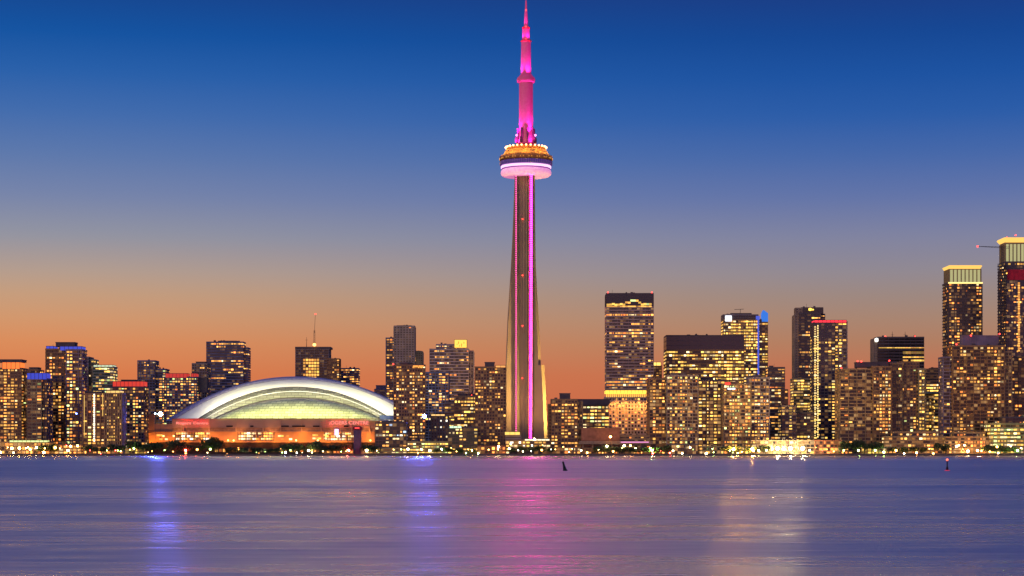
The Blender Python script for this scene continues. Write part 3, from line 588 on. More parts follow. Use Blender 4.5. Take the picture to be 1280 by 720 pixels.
def plan(z):
    L, rc = lerp(Ltab, z), lerp(Rtab, z); out = []
    for k in range(3):
        a = R(A0 + 60 + 120 * k); d = Vector((math.cos(a), math.sin(a), 0)); n = Vector((-d.y, d.x, 0)); t0 = lerp(T0, z); t1 = t0 * .8; L = lerp(Lr if k == 0 else Ltab, z); L = max(L, rc + .3)
        core = rc
        # recess corner, arm root, tip, tip, root
        out += [d * core - n * t0, d * L - n * t1, d * L + n * t1, d * core + n * t0]
    return [(p.x, p.y, z) for p in out]
zt = tz(221)
hs = [0, 20, 40, 60, 80, 110, 140, 165, 200, 230, 263, 300, zt]
MB().loft([plan(h) for h in hs]).build('shaft', con, tower)
fins = MB()
a = R(A0 + 60); d = Vector((math.cos(a), math.sin(a), 0)); n = Vector((-d.y, d.x, 0))
def but(z): L = lerp(Lr, z) + 6.2 - z * .012; return [tuple(p + Vector((0, 0, z))) for p in (d * (L - 7) - n * 3.4, d * L - n * 2.9, d * L + n * 2.9, d * (L - 7) + n * 3.4)]
fins.loft([but(0), but(40), but(80), but(tz(457))]).build('leg_buttress', con, tower)
# elevator shafts and light strips in the recess facing the lake
def rec(z, u, out):           # u in -1..1 across the recess
    p = plan(z); a_ = Vector(p[11]); b_ = Vector(p[0]); c = a_ + (b_ - a_) * (u + 1) / 2; nn = Vector(((b_ - a_).y, -(b_ - a_).x, 0)).normalized(); return c + nn * out
el = MB()
for u0, u1 in ((-.99, -.72), (.68, .99)):
    el.loft([[tuple(q) for q in (rec(z, u0, .01), rec(z, u0, 2.2), rec(z, u1, 2.2), rec(z, u1, .01))] for z in hs])
el.build('elevator_shaft', mat('elevator glass', (.16, .12, .12), .35), tower)
fn = MB()  # added shields beside the strips that keep their glow off the flanks
for u0, u1 in ((-1.06, -1.04), (-.80, -.78), (.62, .64), (1.02, 1.04)):
    fn.loft([[tuple(q) for q in (rec(z, u0, .01), rec(z, u0, 4.3), rec(z, u1, 4.3), rec(z, u1, .01))] for z in hs])
fn.build('strip_shield', con, tower)
rib = MB()
for u in (-.35, 0, .3): rib.loft([[tuple(q) for q in (rec(z, u, .01), rec(z, u, .9), rec(z, u + .05, .9), rec(z, u + .05, .01))] for z in hs])
rib.build('recess_rib', con, tower)
mag = (1, .10, .62)
def strip(u, w_, z0, z1, m):
    step = 3.2 if w_ > 2 else 2.6
    s_ = MB(); z = z0
    while z < z1:
        za, zb = z, z + step * (.78 if w_ > 2 else .55); c = rec(z, u, 2.5); s_.box(c.x - w_ / 2, c.x + w_ / 2, c.y - .6, c.y, za, zb); z += step
    return s_.build('light_strip', m, tower)
strip(-.95, 1.0, tz(547), zt - 1, glow('magenta strip dim', (1, .10, .42), 3, True))
strip(.84, 1.9, tz(550), zt - 1, glow('magenta strip', (1, .01, .50), 40, True))
for y in (275, 345, 408, 473): MB().ball(tuple(rec(tz(y), -.2, 1.5)), .8).build('aviation_light', glow('red beacon', (1, .04, .03), 7, True), tower)
# pod
def px_r(x0, x1): return (x1 - x0) / 2 / F * TY
def tzf(y, r_): return (HY - y) / F * (TY - .5 * r_) + CZ - GZ      # height of a front edge that stands r_ nearer than the axis
def tier(name, prof, m, smooth=True): return MB().lathe([(px_r(657 - r, 657 + r), tzf(y, px_r(657 - r, 657 + r))) for r, y in prof], 72).build(name, m, tower, smooth=smooth)
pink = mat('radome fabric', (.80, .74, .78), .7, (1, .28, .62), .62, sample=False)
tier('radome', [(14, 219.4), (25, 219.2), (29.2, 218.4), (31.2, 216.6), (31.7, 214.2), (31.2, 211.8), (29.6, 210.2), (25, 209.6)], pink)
tier('pod_floor', [(25, 209.8), (30.6, 209.6), (30.6, 208.8), (25, 208.4)], mat('pod violet', (.12, .08, .25), .4, (.5, .12, .6), .3))
tier('light_ring', [(26, 208.7), (31.4, 208.2), (31.4, 205.9), (26, 205.5)], glow('pod white pink', (1, .50, .86), 1.7, True))
tier('observation_deck', [(26, 205.4), (32.2, 204.6), (32.6, 200), (26, 199.6)], mat('pod glass', (.03, .03, .09), .15, (.16, .06, .42), .35))
tier('deck_rim', [(27, 199.6), (32.8, 199.2), (33.2, 193.8), (32, 193.4), (27, 193.2)], mat('pod bronze', (.22, .10, .04), .5))
pw_ = MB(); r_ = px_r(657 - 32.8, 657 + 32.8)
for k in range(72):
    a = 2 * math.pi * k / 72; pw_.bar((r_ * math.cos(a), r_ * math.sin(a), tzf(204.6, r_)), (r_ * math.cos(a), r_ * math.sin(a), tzf(199.8, r_)), .22, 4)
pw_.build('deck_mullion', mat('pod mullion', (.25, .2, .3), .4), tower)
dl = MB(); r0 = px_r(657 - 33.2, 657 + 33.2) + .1
for k in range(60):
    a = 2 * math.pi * k / 60
    if k % 3: dl.bar((r0 * math.cos(a), r0 * math.sin(a), tzf(197.6, r0)), (r0 * math.cos(a), r0 * math.sin(a), tzf(196.2, r0)), .5, 4)
dl.build('rim_light', glow('rim gold', (1, .42, .06), 1.0), tower)
tier('upper_roof', [(32.8, 193.4), (29, 191.6), (27, 189), (26.4, 187.2), (25, 186.4)], mat('pod gold panel', (.75, .40, .08), .5))
tier('lamp_gallery', [(24, 186.6), (24.6, 185.6), (24.8, 183.2), (24, 182.6), (16, 181)], mat('pod gallery', (.45, .16, .05), .5))
for k in range(28):
    a = 2 * math.pi * k / 28; r_ = px_r(657 - 25.4, 657 + 25.4)
    MB().ball((r_ * math.cos(a), r_ * math.sin(a), tzf(182.6, r_)), 1.15).build('gallery_lamp', glow('gallery lamp', (1, .45, .14), 9, True), tower)
for k in range(10):   # floods that wash the upper roof gold
    a = 2 * math.pi * (k + .5) / 10; r_ = px_r(657 - 37, 657 + 37)
    l = bpy.data.lights.new('roof_flood', 'POINT'); l.energy = 6500; l.color = (1, .5, .10); l.shadow_soft_size = 1.5
    lo = bpy.data.objects.new('roof_flood', l); COL.objects.link(lo); lo.parent = tower; lo.location = (r_ * math.cos(a), r_ * math.sin(a), tzf(184, r_))
br = MB()
for k in range(8):
    a = 2 * math.pi * (k + .3) / 8; r0, r1 = px_r(647, 667), px_r(644.5, 669.5)
    br.bar((r0 * math.cos(a), r0 * math.sin(a), tz(179)), (r0 * math.cos(a), r0 * math.sin(a), tz(161)), 1.7, 6)
    br.bar((r1 * math.cos(a), r1 * math.sin(a), tz(179)), (r1 * math.cos(a), r1 * math.sin(a), tz(172)), 1.3, 6)
br.build('mast_bracket', mat('bracket steel', (.10, .03, .10), .5), tower)
for sx in (-1, 1): MB().ball((sx * px_r(657 - 11.5, 657 + 11.5), -3, tz(169.5)), 1.6).build('mast_lamp', glow('pink lamp', (1, .25, .75), 3, True), tower)
white = mat('mast white', (.20, .13, .18), .6, (1, .004, .20), .30, noise=.12, nscale=.4)  # magenta light painted in as even emission along the mast
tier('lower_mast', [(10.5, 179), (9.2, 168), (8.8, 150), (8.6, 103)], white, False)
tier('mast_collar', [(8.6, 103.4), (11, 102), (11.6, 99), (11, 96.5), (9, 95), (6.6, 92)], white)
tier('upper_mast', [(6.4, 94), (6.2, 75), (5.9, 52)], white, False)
tier('red_collar', [(5.9, 52), (6.6, 51.4), (6.6, 50), (5, 49.4)], mat('red paint', (.6, .03, .05), .5))
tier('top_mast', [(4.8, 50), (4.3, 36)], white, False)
tier('top_collar', [(4.3, 36), (5, 35.2), (5, 33.6), (3, 33)], mat('red paint', (.6, .03, .05), .5))
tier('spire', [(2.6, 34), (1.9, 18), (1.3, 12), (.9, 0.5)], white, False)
for y, r_ in ((34.5, 0), (13, 0), (50, 0)):
    MB().ball((0, -px_r(657 - (5.4 if y > 20 else 2), 657 + (5.4 if y > 20 else 2)), tz(y)), .9).build('aviation_light', glow('red beacon', (1, .04, .03), 7, True), tower)
def mag_spot(y, rad, energy, aimdy, size=60, col=(1, .02, .42)):
    for k in range(4):
        a = math.radians(-90 + 45 + 90 * k - 20); r_ = px_r(657 - rad, 657 + rad)
        l = bpy.data.lights.new('mast_flood', 'SPOT'); l.energy = energy; l.color = col; l.spot_size = R(size); l.spot_blend = .7; l.shadow_soft_size = .6
        lo = bpy.data.objects.new('mast_flood', l); COL.objects.link(lo); lo.parent = tower
        p = Vector((r_ * math.cos(a), r_ * math.sin(a), tz(y))); lo.location = p
        lo.rotation_euler = (Vector((0, 0, tz(aimdy))) - p).to_track_quat('-Z', 'Y').to_euler()
mag_spot(172, 17, 420000, 128); mag_spot(97, 13.5, 240000, 66); mag_spot(51, 9.5, 60000, 36); mag_spot(36, 7.5, 50000, 8)
mag_spot(180, 19, 60000, 165, 80)
# ground floods on the shaft, warm
for (dx, dyy, e, c) in ((78, -62, 150000, (1, .64, .17)), (-60, -50, 9000, (1, .38, .22)), (10, -80, 9000, (1, .5, .25))):
    l = bpy.data.lights.new('shaft_flood', 'SPOT'); l.energy = e * 16; l.color = c; l.spot_size = R(110); l.spot_blend = .9; l.shadow_soft_size = 1
    lo = bpy.data.objects.new('shaft_flood', l); COL.objects.link(lo); lo.parent = tower; p = Vector((dx, dyy, 14)); lo.location = p
    lo.rotation_euler = (Vector((0, 0, 150)) - p).to_track_quat('-Z', 'Y').to_euler()
b = Bld('entrance_pavilion', 'brightly lit glass pavilion at the foot of the tall tower', 'pavilion', 660, 2050)
b.vol(632, 688, 551, 'tan', 'curtain', (.85, 'pale'), fh=3.6, bay=4, D=22, dim=2).vol(632, 651, 545, 'lilac', 'ribbon', (0, 'amber'), bot=551, dy=3, D=14, dim=0)
b.band(631, 650, 540, 543.4, (1, .6, .12), 1.5, name='roof_light', D=6).band(656, 687, 549, 550.6, (1, .85, .55), 1.8, name='roof_light', D=5, dy=-1.2); b.end()

# ------------------------------------------------------------------ stadium
SY = 2200.0; sx0 = wx(352, SY); stad = empty('domed_stadium', (sx0, SY, GZ), 'large domed stadium with white arched roof shells and orange lit walls', 'stadium')
def SX(px): return wx(px, SY) - sx0
def SZ(py): return wz(py, SY) - GZ
def bul(x):                                   # plan of the drum: it bulges toward the lake
    u = (x - SX(340)) / (SX(480) - SX(190)) * 2 * .8; return -16 * (1 - min(1, u * u)) + 10
def arcwall(name, x0, x1, y0, y1, m, out=0, depth=8, n=24, parent=None):
    xs = [SX(x0) + (SX(x1) - SX(x0)) * i / n for i in range(n + 1)]; z0, z1 = SZ(y1), SZ(y0)
    ring = lambda z: [(x, bul(x) - out, z) for x in xs] + [(x, bul(x) - out + depth, z) for x in reversed(xs)]
    return MB().loft([ring(z0), ring(z1)]).build(name, m, parent or stad)
sc_ = mat('stadium concrete', (.42, .28, .18), .85, noise=.12, nscale=.05)
scl = mat('stadium panel', (.50, .28, .12), .8, noise=.12, nscale=.05)
arcwall('upper_wall', 215, 474, 524, 534.5, sc_, 2, 12)
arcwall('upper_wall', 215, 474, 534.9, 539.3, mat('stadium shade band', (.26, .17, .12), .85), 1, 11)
arcwall('cornice', 214, 475, 523.2, 524, mat('stadium rim', (.2, .13, .10), .8), 2.6, 13)
arcwall('cornice', 214, 475, 534.5, 534.9, sc_, 2.4, 12)
arcwall('lower_wall', 178, 474, 540, 553, scl, 0, 12)
arcwall('cornice', 178, 475, 539.3, 540, sc_, 1.6, 12)
arcwall('podium', 178, 480, 553, 560, mat('stadium podium', (.035, .022, .016), .9), 3, 20)
arcwall('podium', 178, 480, 560, 569, mat('stadium base', (.05, .035, .025), .9), 5, 20)
arcwall('side_wing', 178, 192, 517, 540, scl, 1, 14, 6)
w2 = MB(); 
arcwall('side_wing', 192, 215, 530, 539.6, sc_, 0, 12, 6)
arcwall('side_wing', 455, 480, 528, 546, mat('stadium side', (.34, .17, .10), .85), -3, 12, 6)
# pilasters, slots
pl = MB()
for x in (230, 262.5, 296, 330, 352, 378, 402, 440, 462): X = SX(x); y = bul(X); pl.box(X - .5, X + .5, y - 2.7, y - 1.5, SZ(539.2), SZ(524.2))
pl.build('pilaster', sc_, stad)
sl_ = MB()
for x0, x1 in ((284, 292), (314, 318), (352, 362), (366, 382), (392, 400), (430, 436)): X0, X1 = SX(x0), SX(x1); y = bul((X0 + X1) / 2); sl_.box(X0, X1, y - 2.6, y - 1.5, SZ(533.8), SZ(532))
sl_.build('vent_slot', mat('slot dark', (.03, .02, .02), .9), stad)
st_items = []
def stwin(x0, x1, rows, p, pal, sz=(3.2, 1.9)):
    x = x0
    while x < x1:
        for y in rows:
            if random.random() < p:
                X = SX(x + 1); st_items.append((X, bul(X) - .2, SZ(y), 0, sz[0], sz[1], random.choice(PAL[pal]), random.choice((1, 2, 2, 3))))
        x += 3.5
stwin(221, 262, (541.8, 545.2, 548.6), .62, 'pale'); stwin(300, 342, (541.8, 545.2, 548.6), .8, 'pale'); stwin(408, 442, (542, 545.4, 549), .6, 'pale')
stwin(342, 366, (545, 549), .6, 'mixed'); stwin(392, 408, (544, 548), .5, 'yellow'); stwin(196, 216, (544, 549), .35, 'amber')
x = 272
while x < 404:
    X = SX(x); st_items.append((X, bul(X) - 5.3, SZ(563), 0, 3.0, 3.2, random.choice(PAL['mixed']), random.choice((0, 0, 1, 2)))); x += random.choice((3.6, 5, 8))
put_windows(stad, st_items)
fr = MB()
for x0, x1 in ((219, 263), (298, 344), (406, 444)):
    x = x0
    while x <= x1: X = SX(x); y = bul(X); fr.box(X - .25, X + .25, y - .5, y, SZ(551), SZ(540.2)); x += 3.5
    for y_ in (543.5, 547, 550.4): X0, X1 = SX(x0), SX(x1); yy = bul((X0 + X1) / 2); fr.box(X0, X1, yy - .45, yy + .2, SZ(y_ + .25), SZ(y_ - .25))
fr.build('window_frame', wallm('dark'), stad)
# roof shells: each lofted between a front rim and a higher rear rim
def roofmat(name, col, sx, sz):
    m = bpy.data.materials.new(name); m.use_nodes = True; t = m.node_tree; p = t.nodes['Principled BSDF']; p.inputs['Roughness'].default_value = .55
    tcn = N(t, 'ShaderNodeTexCoord'); br_ = N(t, 'ShaderNodeTexBrick'); mp = N(t, 'ShaderNodeMapping'); mp.inputs['Rotation'].default_value = (R(90), 0, 0)
    br_.inputs['Scale'].default_value = 1; br_.inputs['Brick Width'].default_value = sx; br_.inputs['Row Height'].default_value = sz; br_.inputs['Mortar Size'].default_value = .32; br_.inputs['Bias'].default_value = -.2
    br_.inputs['Color1'].default_value = (*[v * .62 for v in col], 1); br_.inputs['Color2'].default_value = (*col, 1); br_.inputs['Mortar'].default_value = (*[v * .3 for v in col], 1)
    t.links.new(tcn.outputs['Object'], mp.inputs[0]); t.links.new(mp.outputs[0], br_.inputs['Vector']); t.links.new(br_.outputs[0], p.inputs['Base Color']); return m
def ell(cx, hw, h, y, base, n=64, yb=0):
    """a shallow arch; cx, hw, h and base are given in photo pixels and built at this rim's own distance; it springs from behind the wall top"""
    d = SY + y; drop = 2.6; hw2 = hw * math.sqrt((h + drop) / h) if h > 5 else hw; out = []
    for i in range(n + 1):
        u = 2 * i / n - 1; px = cx + hw2 * u; py = base + drop - (h + drop) * (1 - abs(u) ** 2.05)
        out.append((wx(px, d) - sx0, y, wz(py, d) - GZ))
    return out
def shell(name, specs, m, thick=None):
    return MB().loft([ell(*s_) for s_ in specs], False, False).build(name, m, stad, smooth=True)
BZ = 523.6
white_roof = mat('roof membrane white', (.80, .78, .72), .5, noise=.06, nscale=.05)
tile = roofmat('roof tiles', (.74, .74, .56), 6.5, 3.0)
tile2 = roofmat('roof tiles mid', (.30, .29, .22), 8, 3.2)
rimm = mat('roof rim lilac light', (.36, .32, .44), .5)  # lilac is bluish light painted into the rim colour
# front quarter dome
shell('front_roof_shell', [(372.5, 102.5, .2 + 24.6 * math.sin(R(a)), -2 + 62 * (1 - math.cos(R(a))), BZ) for a in range(0, 91, 9)], tile)
gapm = mat('gap shade dark', (.07, .06, .09), .8)  # dark sheets that paint the shade in the gaps between shells
shell('shell_gap_shade', [(372.5, 102.5, 24.7, 60, BZ), (371.5, 106, 27.4, 60.5, BZ)], gapm)
shell('middle_roof_shell', [(371.5, 106, 27.2, 58, BZ), (370.5, 111, 31.5, 61, BZ), (369.5, 116, 36, 66, BZ), (368.5, 120, 39.3, 74, BZ)], tile2)
shell('shell_gap_shade', [(368.5, 120, 39.3, 73.9, BZ), (368.5, 121.5, 40.4, 74.2, BZ)], gapm)
shell('shell_rib', [(370, 113.5, 34.0, 62.6, BZ), (370, 114.3, 34.8, 63.4, BZ)], white_roof)
shell('main_roof_shell', [(368.5, 121.5, 40.4, 73, BZ), (369, 130, 42.8, 75, BZ), (369.5, 140, 45.8, 79, BZ), (370, 150, 48.8, 86, BZ)], white_roof)
shell('roof_rim', [(370, 150, 48.8, 85, BZ), (370, 155, 50.8, 88, BZ), (370, 158.5, 52.6, 94, BZ), (370, 159.5, 53, 120, BZ), (370, 152, 49, 190, BZ)], rimm)
arcwall('roof_end_block', 472, 490, 518.5, 523.4, mat('blue cladding', (.10, .14, .5), .5), -30, 10, 4)
# sign lettering
def text(body, px0, px1, py0, py1, Y, root, m, rootx, off, name='sign_lettering', ext=.25):
    cu = bpy.data.curves.new('lettering_curve', 'FONT'); cu.body = body; cu.extrude = ext; cu.offset = .022; cu.size = 1; cu.align_x = 'CENTER'; cu.materials.append(m)
    tmp = bpy.data.objects.new('tmp', cu); COL.objects.link(tmp); bpy.context.view_layer.update()
    me = bpy.data.meshes.new_from_object(tmp.evaluated_get(bpy.context.evaluated_depsgraph_get())); bpy.data.objects.remove(tmp)
    o = bpy.data.objects.new(name, me); COL.objects.link(o); o.parent = root
    bpy.context.view_layer.update(); wd, ht = o.dimensions.x, o.dimensions.y
    Wt, Ht = (px1 - px0) / F * Y, (py1 - py0) / F * Y
    o.scale = (Wt / wd, Ht / ht, 1); o.rotation_euler = (R(90), 0, 0); o.location = (wx((px0 + px1) / 2, Y) - rootx, off, wz(py1, Y) - GZ); return o
redlet = glow('red lettering', (1, .30, .24), 1.1, True)
Xs = SX(435); text('ROGERS CENTRE', 409.5, 461, 526.2, 530.6, SY, stad, redlet, sx0, bul(Xs) - 3.6)
Xs = SX(240); text('Rogers Centre', 221, 261, 526.2, 530.4, SY, stad, redlet, sx0, bul(Xs) - 3.6)
for k in range(6):
    for x, cx in ((413 + k * 9, 0), (224 + k * 7, 0)):
        l = bpy.data.lights.new('sign_glow', 'POINT'); l.energy = 1100; l.color = (1, .02, .02); l.shadow_soft_size = .4
        lo = bpy.data.objects.new('sign_glow', l); COL.objects.link(lo); lo.parent = stad; X = SX(x); lo.location = (X, bul(X) - 6, SZ(528.5))
MB().box(SX(419), SX(423.5), bul(SX(421)) - 2.8, bul(SX(421)) - 1, SZ(544), SZ(536.5)).build('lit_banner', glow('pink banner', (1, .5, .95), 2.4, True), stad)
# roof floods
def flood(name, p, e, col, aim, size=110, parent=None, soft=1.0):
    l = bpy.data.lights.new(name, 'SPOT'); l.energy = e; l.color = col; l.spot_size = R(size); l.spot_blend = .8; l.shadow_soft_size = soft
    lo = bpy.data.objects.new(name, l); COL.objects.link(lo); lo.parent = parent; p = Vector(p); lo.location = p
    lo.rotation_euler = (Vector(aim) - p).to_track_quat('-Z', 'Y').to_euler(); return lo
for k in range(13):
    x = SX(279 + k * 15.6)
    flood('roof_flood', (x, -60, SZ(508)), 330000, (.98, 1, .30), (x, 30, SZ(508.5)), 34, stad)
for k in range(12):
    a = math.pi * (k + .5) / 12; X = SX(368) - 112 / F * SY * math.cos(a); Z = SZ(BZ) + 33 / F * SY * math.sin(a)
    flood('roof_flood', (X, 40, Z + 4), 34000, (1, .93, .74), (SX(364) - 128 / F * SY * math.cos(a), 84, SZ(BZ) + 47 / F * SY * math.sin(a)), 130, stad)
# sodium lamps that wash the walls
def wall_lamp(px, py, e, col=(1, .38, .05)):
    X = SX(px); y = bul(X) - 7
    l = bpy.data.lights.new('wall_flood', 'POINT'); l.energy = e; l.color = col; l.shadow_soft_size = .5
    lo = bpy.data.objects.new('wall_flood', l); COL.objects.link(lo); lo.parent = stad; lo.location = (X, y, SZ(py))
for px in (184, 196, 212, 232, 255, 272, 286, 300, 325, 345, 362, 378, 396, 412, 430, 462): wall_lamp(px, 552, 4600, (1, .30, .025))
for px in (225, 260, 300, 340, 380, 420, 460): wall_lamp(px, 541, 3600, (1, .36, .08))
bl = MB()
for px in (204, 217, 286, 293, 371, 398, 463): X = SX(px); bl.ball((X, bul(X) - 1.2, SZ(550.5 if px > 217 else 545)), 1.0)
bl.build('wall_lamp', glow('wall lamp amber', (1, .55, .18), 6), stad)

# ------------------------------------------------------------------ control tower by the marina
b = Bld('control_tower', 'slim dark violet harbour tower with a red lit cap in front of the stadium', 'harbour tower', 446.5, 2030)
mb = MB(); X0, X1 = b.X(442), b.X(451); mb.box(X0, X1, 0, 7, 0, b.Z(537)); mb.box(X0 - 1, X1 + 1, -1, 8, 0, 3); mb.build('shaft', mat('violet concrete', (.10, .07, .13), .8), b.root)
mb = MB(); xc = (X0 + X1) / 2
mb.loft([[(xc - r_, 3.5 - r_, z), (xc + r_, 3.5 - r_, z), (xc + r_, 3.5 + r_, z), (xc - r_, 3.5 + r_, z)] for r_, z in ((4.3, b.Z(537)), (4.6, b.Z(536)), (4.6, b.Z(534.3)), (3.2, b.Z(533)))]); mb.build('cap', mat('cap red', (.22, .02, .03), .6), b.root)
MB().box(xc - 2.3, xc + 2.3, -1.5, -1.2, b.Z(535.6), b.Z(534.4)).build('cap_light', glow('cap red', (1, .06, .05), 2.5), b.root)

# ------------------------------------------------------------------ elevated road
er = empty('elevated_road', (wx(765, 2062), 2062, GZ), 'elevated concrete road deck on piers below the bank tower, lamps glowing under it', 'elevated road')
def EX(px): return wx(px, 2062) - er.location.x
EZ = lambda py: wz(py, 2062) - GZ
MB().box(EX(724), EX(816), 0, 9, EZ(555.2), EZ(552.6)).build('deck', mat('deck concrete', (.30, .22, .15), .85), er)
MB().box(EX(724), EX(816), -.3, .1, EZ(552.6), EZ(551.4)).build('parapet', mat('parapet concrete', (.36, .26, .18), .85), er)
for x in range(728, 816, 12): MB().box(EX(x), EX(x) + 1.6, 3, 6, 0, EZ(555.2)).build('pier', mat('deck concrete', (.3, .22, .15)), er)
MB().box(EX(776), EX(811), -.6, -.32, EZ(553.2), EZ(552.2)).build('neon_strip', glow('pink violet strip', (1, .35, .75), 1.2), er)

# ------------------------------------------------------------------ cranes
def crane(label, px, y_top, y_bot, Y, jib):
    c = empty('construction_crane', (wx(px, Y), Y, wz(y_bot, Y)), label, 'crane'); X = lambda p: wx(p, Y) - wx(px, Y); Z = lambda p: wz(p, Y) - wz(y_bot, Y)
    m = MB(); h = Z(y_top); w_ = .9
    for sx in (-w_, w_):
        for sy in (-w_, w_): m.bar((sx, sy, 0), (sx * .8, sy * .8, h), .22, 4)
    k = 0; z = 0
    while z < h - 3: m.bar((-w_, -w_, z), (w_, -w_, z + 3), .14, 4); m.bar((w_, -w_, z), (w_, w_, z + 3), .14, 4); z += 3
    m.build('mast', steel, c)
    (jx, jy), (kx, ky) = jib; j = MB(); a, b_ = Vector((X(jx), 0, Z(jy))), Vector((X(kx), 0, Z(ky)))
    j.bar(a, b_, .3, 4); j.bar(a + Vector((0, 0, .1)), b_ + Vector((0, 0, 1.8)), .22, 4)
    n = 10
    for i in range(n): p = a + (b_ - a) * i / n; q = a + (b_ - a) * (i + 1) / n; j.bar(p, q + Vector((0, 0, 1.8 * (i + 1) / n)), .13, 4)
    j.build('jib', steel, c)
    MB().ball(a, 1.1).build('aviation_light', MATS['glow red beacon'], c)
    return c
crane('tower crane with a horizontal jib and red lamp reaching left from the right edge tower', 1253, 306, 330, 2228, ((1222, 308), (1262, 310.5)))
crane('small luffing crane on the construction tower behind the dome', 393, 413, 434, 2806, ((394.2, 392.5), (393, 416)))
ww_ = MB().ball((0, 0, 0), 2.6)
cl = ww_.build('work_light', glow('work light', (1, .5, .12), 4, True)); cl.location = (wx(393, 2795), 2795, wz(431, 2795)); tag(cl, 'glowing orange work light on the roof of the construction tower behind the dome', 'work light')

# ------------------------------------------------------------------ lamps along the shore
PROTO = {}
def lamp(px, py, Y, col='amber', r=.7, es=45, where='', kind='street_lamp', tint=None):
    key = (col, r, es, kind)
    c = {'amber': (1, .42, .08), 'warm': (1, .68, .30), 'white': (1, .90, .70), 'green': (.62, 1, .22), 'red': (1, .04, .03), 'blue': (.06, .10, 1), 'cool': (.6, .8, 1)}[col]
    h = wz(py, Y) - GZ; nm = {'amber': 'amber', 'warm': 'warm white', 'white': 'bright white', 'green': 'yellow green', 'red': 'red', 'blue': 'blue', 'cool': 'cool white'}[col]
    t = empty(kind, (wx(px, Y), Y, GZ), '%s %s %s' % (nm, 'floodlight' if kind == 'floodlight' else 'street lamp', where), 'floodlight' if kind == 'floodlight' else 'street lamp', '%s lamps %s' % (nm, where))
    if key not in PROTO:
        a = MB(); a.bar((0, 0, 0), (0, 0, 1), .10, 6); a.box(-.25, .25, -.25, .25, 0, .04)
        bb = MB(); bb.ball((0, 0, 0), r); PROTO[key] = (a, bb, glow('lamp %s %s %s' % (col, r, es), c, es, True)); 
        if col == 'blue' and r > 1.5:
            bb = MB().bar((0, -1.1, 0), (0, -.8, 0), r, 20); MB().bar((0, -.78, 0), (0, 1, 0), r * 1.15, 16, r * .8).build('housing', steel, t, (0, 0, h))
        pe = a.build('pole', steel, t); hd = bb.build('lamp_head', PROTO[key][2], t); PROTO[key] = (pe, hd)
    else:
        pe, hd = (o.copy() for o in PROTO[key]); COL.objects.link(pe); COL.objects.link(hd); pe.parent = t; hd.parent = t
    pe.scale = (1, 1, max(.5, h - r)); hd.location = (0, 0, h)
    return t
L = []
def row(x0, x1, n, y0, y1, cols, where, Y=2006, r=.66, es=60):
    for k in range(n):
        q = random.choice((.55, .7, .85, 1.25, 1.7))
        lamp(x0 + (x1 - x0) * (k + random.uniform(-.3, 1.3)) / n, random.uniform(y0, y1), Y + random.uniform(-3, 8), random.choice(cols), r * q, es, where)
row(0, 60, 11, 558, 566, ['amber', 'amber', 'warm'], 'before the orange terminal', r=.8, es=110)
row(62, 104, 6, 556, 566, ['amber', 'warm', 'red'], 'before the low shop row', es=90)
row(108, 178, 8, 559, 567, ['amber', 'green', 'red', 'warm'], 'by the trees left of the stadium')
row(182, 272, 8, 560, 567, ['warm', 'green', 'amber'], 'among trees below the stadium left half', es=18)
row(276, 402, 12, 560, 568, ['warm', 'amber', 'green'], 'below the stadium centre', r=.45, es=15)
row(404, 470, 6, 562, 567, ['warm', 'amber', 'green'], 'before the marina sheds')
row(470, 560, 9, 560, 567, ['green', 'warm', 'amber'], 'before the dark glass waterfront block')
row(560, 632, 8, 558, 567, ['amber', 'green', 'warm'], 'between the green glass block and the tall tower')
row(632, 690, 9, 555, 567, ['warm', 'white', 'amber'], 'at the foot of the tall tower', r=.6, es=26)
row(690, 726, 5, 556, 567, ['amber', 'warm'], 'before the brown tower right of the tall tower', r=.7, es=30)
row(727, 812, 8, 556, 567, ['amber', 'warm'], 'by the elevated road')
row(812, 880, 7, 559, 567, ['warm', 'green', 'red'], 'below the bank tower blocks')
row(880, 960, 8, 560, 567, ['warm', 'green', 'amber'], 'before the low cafe row')
row(1020, 1050, 5, 558, 567, ['red', 'amber'], 'before the red lit entrance building', r=.6, es=24)
row(1108, 1180, 6, 560, 567, ['warm', 'amber', 'green'], 'before the long terraced quay building')
row(1186, 1280, 9, 556, 567, ['warm', 'amber'], 'before the right edge quay buildings', r=.7, es=30)
for x, lb in ((972, 'left'), (988, 'middle'), (1003.5, 'right')): lamp(x, 560.5, 2012, 'warm', 1.7, 800, 'the %s one of three over the cream quay hall' % lb, 'floodlight')
for x in (948, 958, 1012): lamp(x, 563, 2010, 'warm', .8, 50, 'beside the three floodlights')
for x, lb in ((917, 'left'), (940, 'right')): lamp(x, 561.5, 2008, 'amber', 1.1, 2800, 'added for the water streak, the %s one of two before the low cafe row' % lb, 'floodlight')  # added lamps that lay the golden streak on the water
for x, lb in ((1055, 'left'), (1073, 'middle'), (1094, 'right')): lamp(x, 563, 2014, 'green', .9, 60, 'the %s one among green trees before the wide slab' % lb)
lamp(200.5, 517.5, 2150, 'blue', 2.0, 1500, 'at the left end of the stadium roof', 'floodlight'); lamp(194, 517, 2152, 'cool', .9, 20, 'beside the blue one on the stadium left wing', 'floodlight')
lamp(530.5, 520, 2068, 'blue', 1.7, 1000, 'on a mast beside the speckled white lattice block', 'floodlight')
lamp(95.5, 517, 2060, 'blue', .8, 60, 'beside the tall blue topped tower', 'floodlight')
lamp(763, 546, 2058, 'amber', 1.2, 60, 'before the blank orange brown wall'); lamp(788, 557, 2040, 'amber', 1.0, 50, 'under the elevated road')
lamp(1210, 564, 2008, 'warm', 1.2, 90, 'right of the red channel marker'); lamp(668, 549, 2044, 'warm', 1.2, 60, 'on the pavilion of the tall tower', 'floodlight')
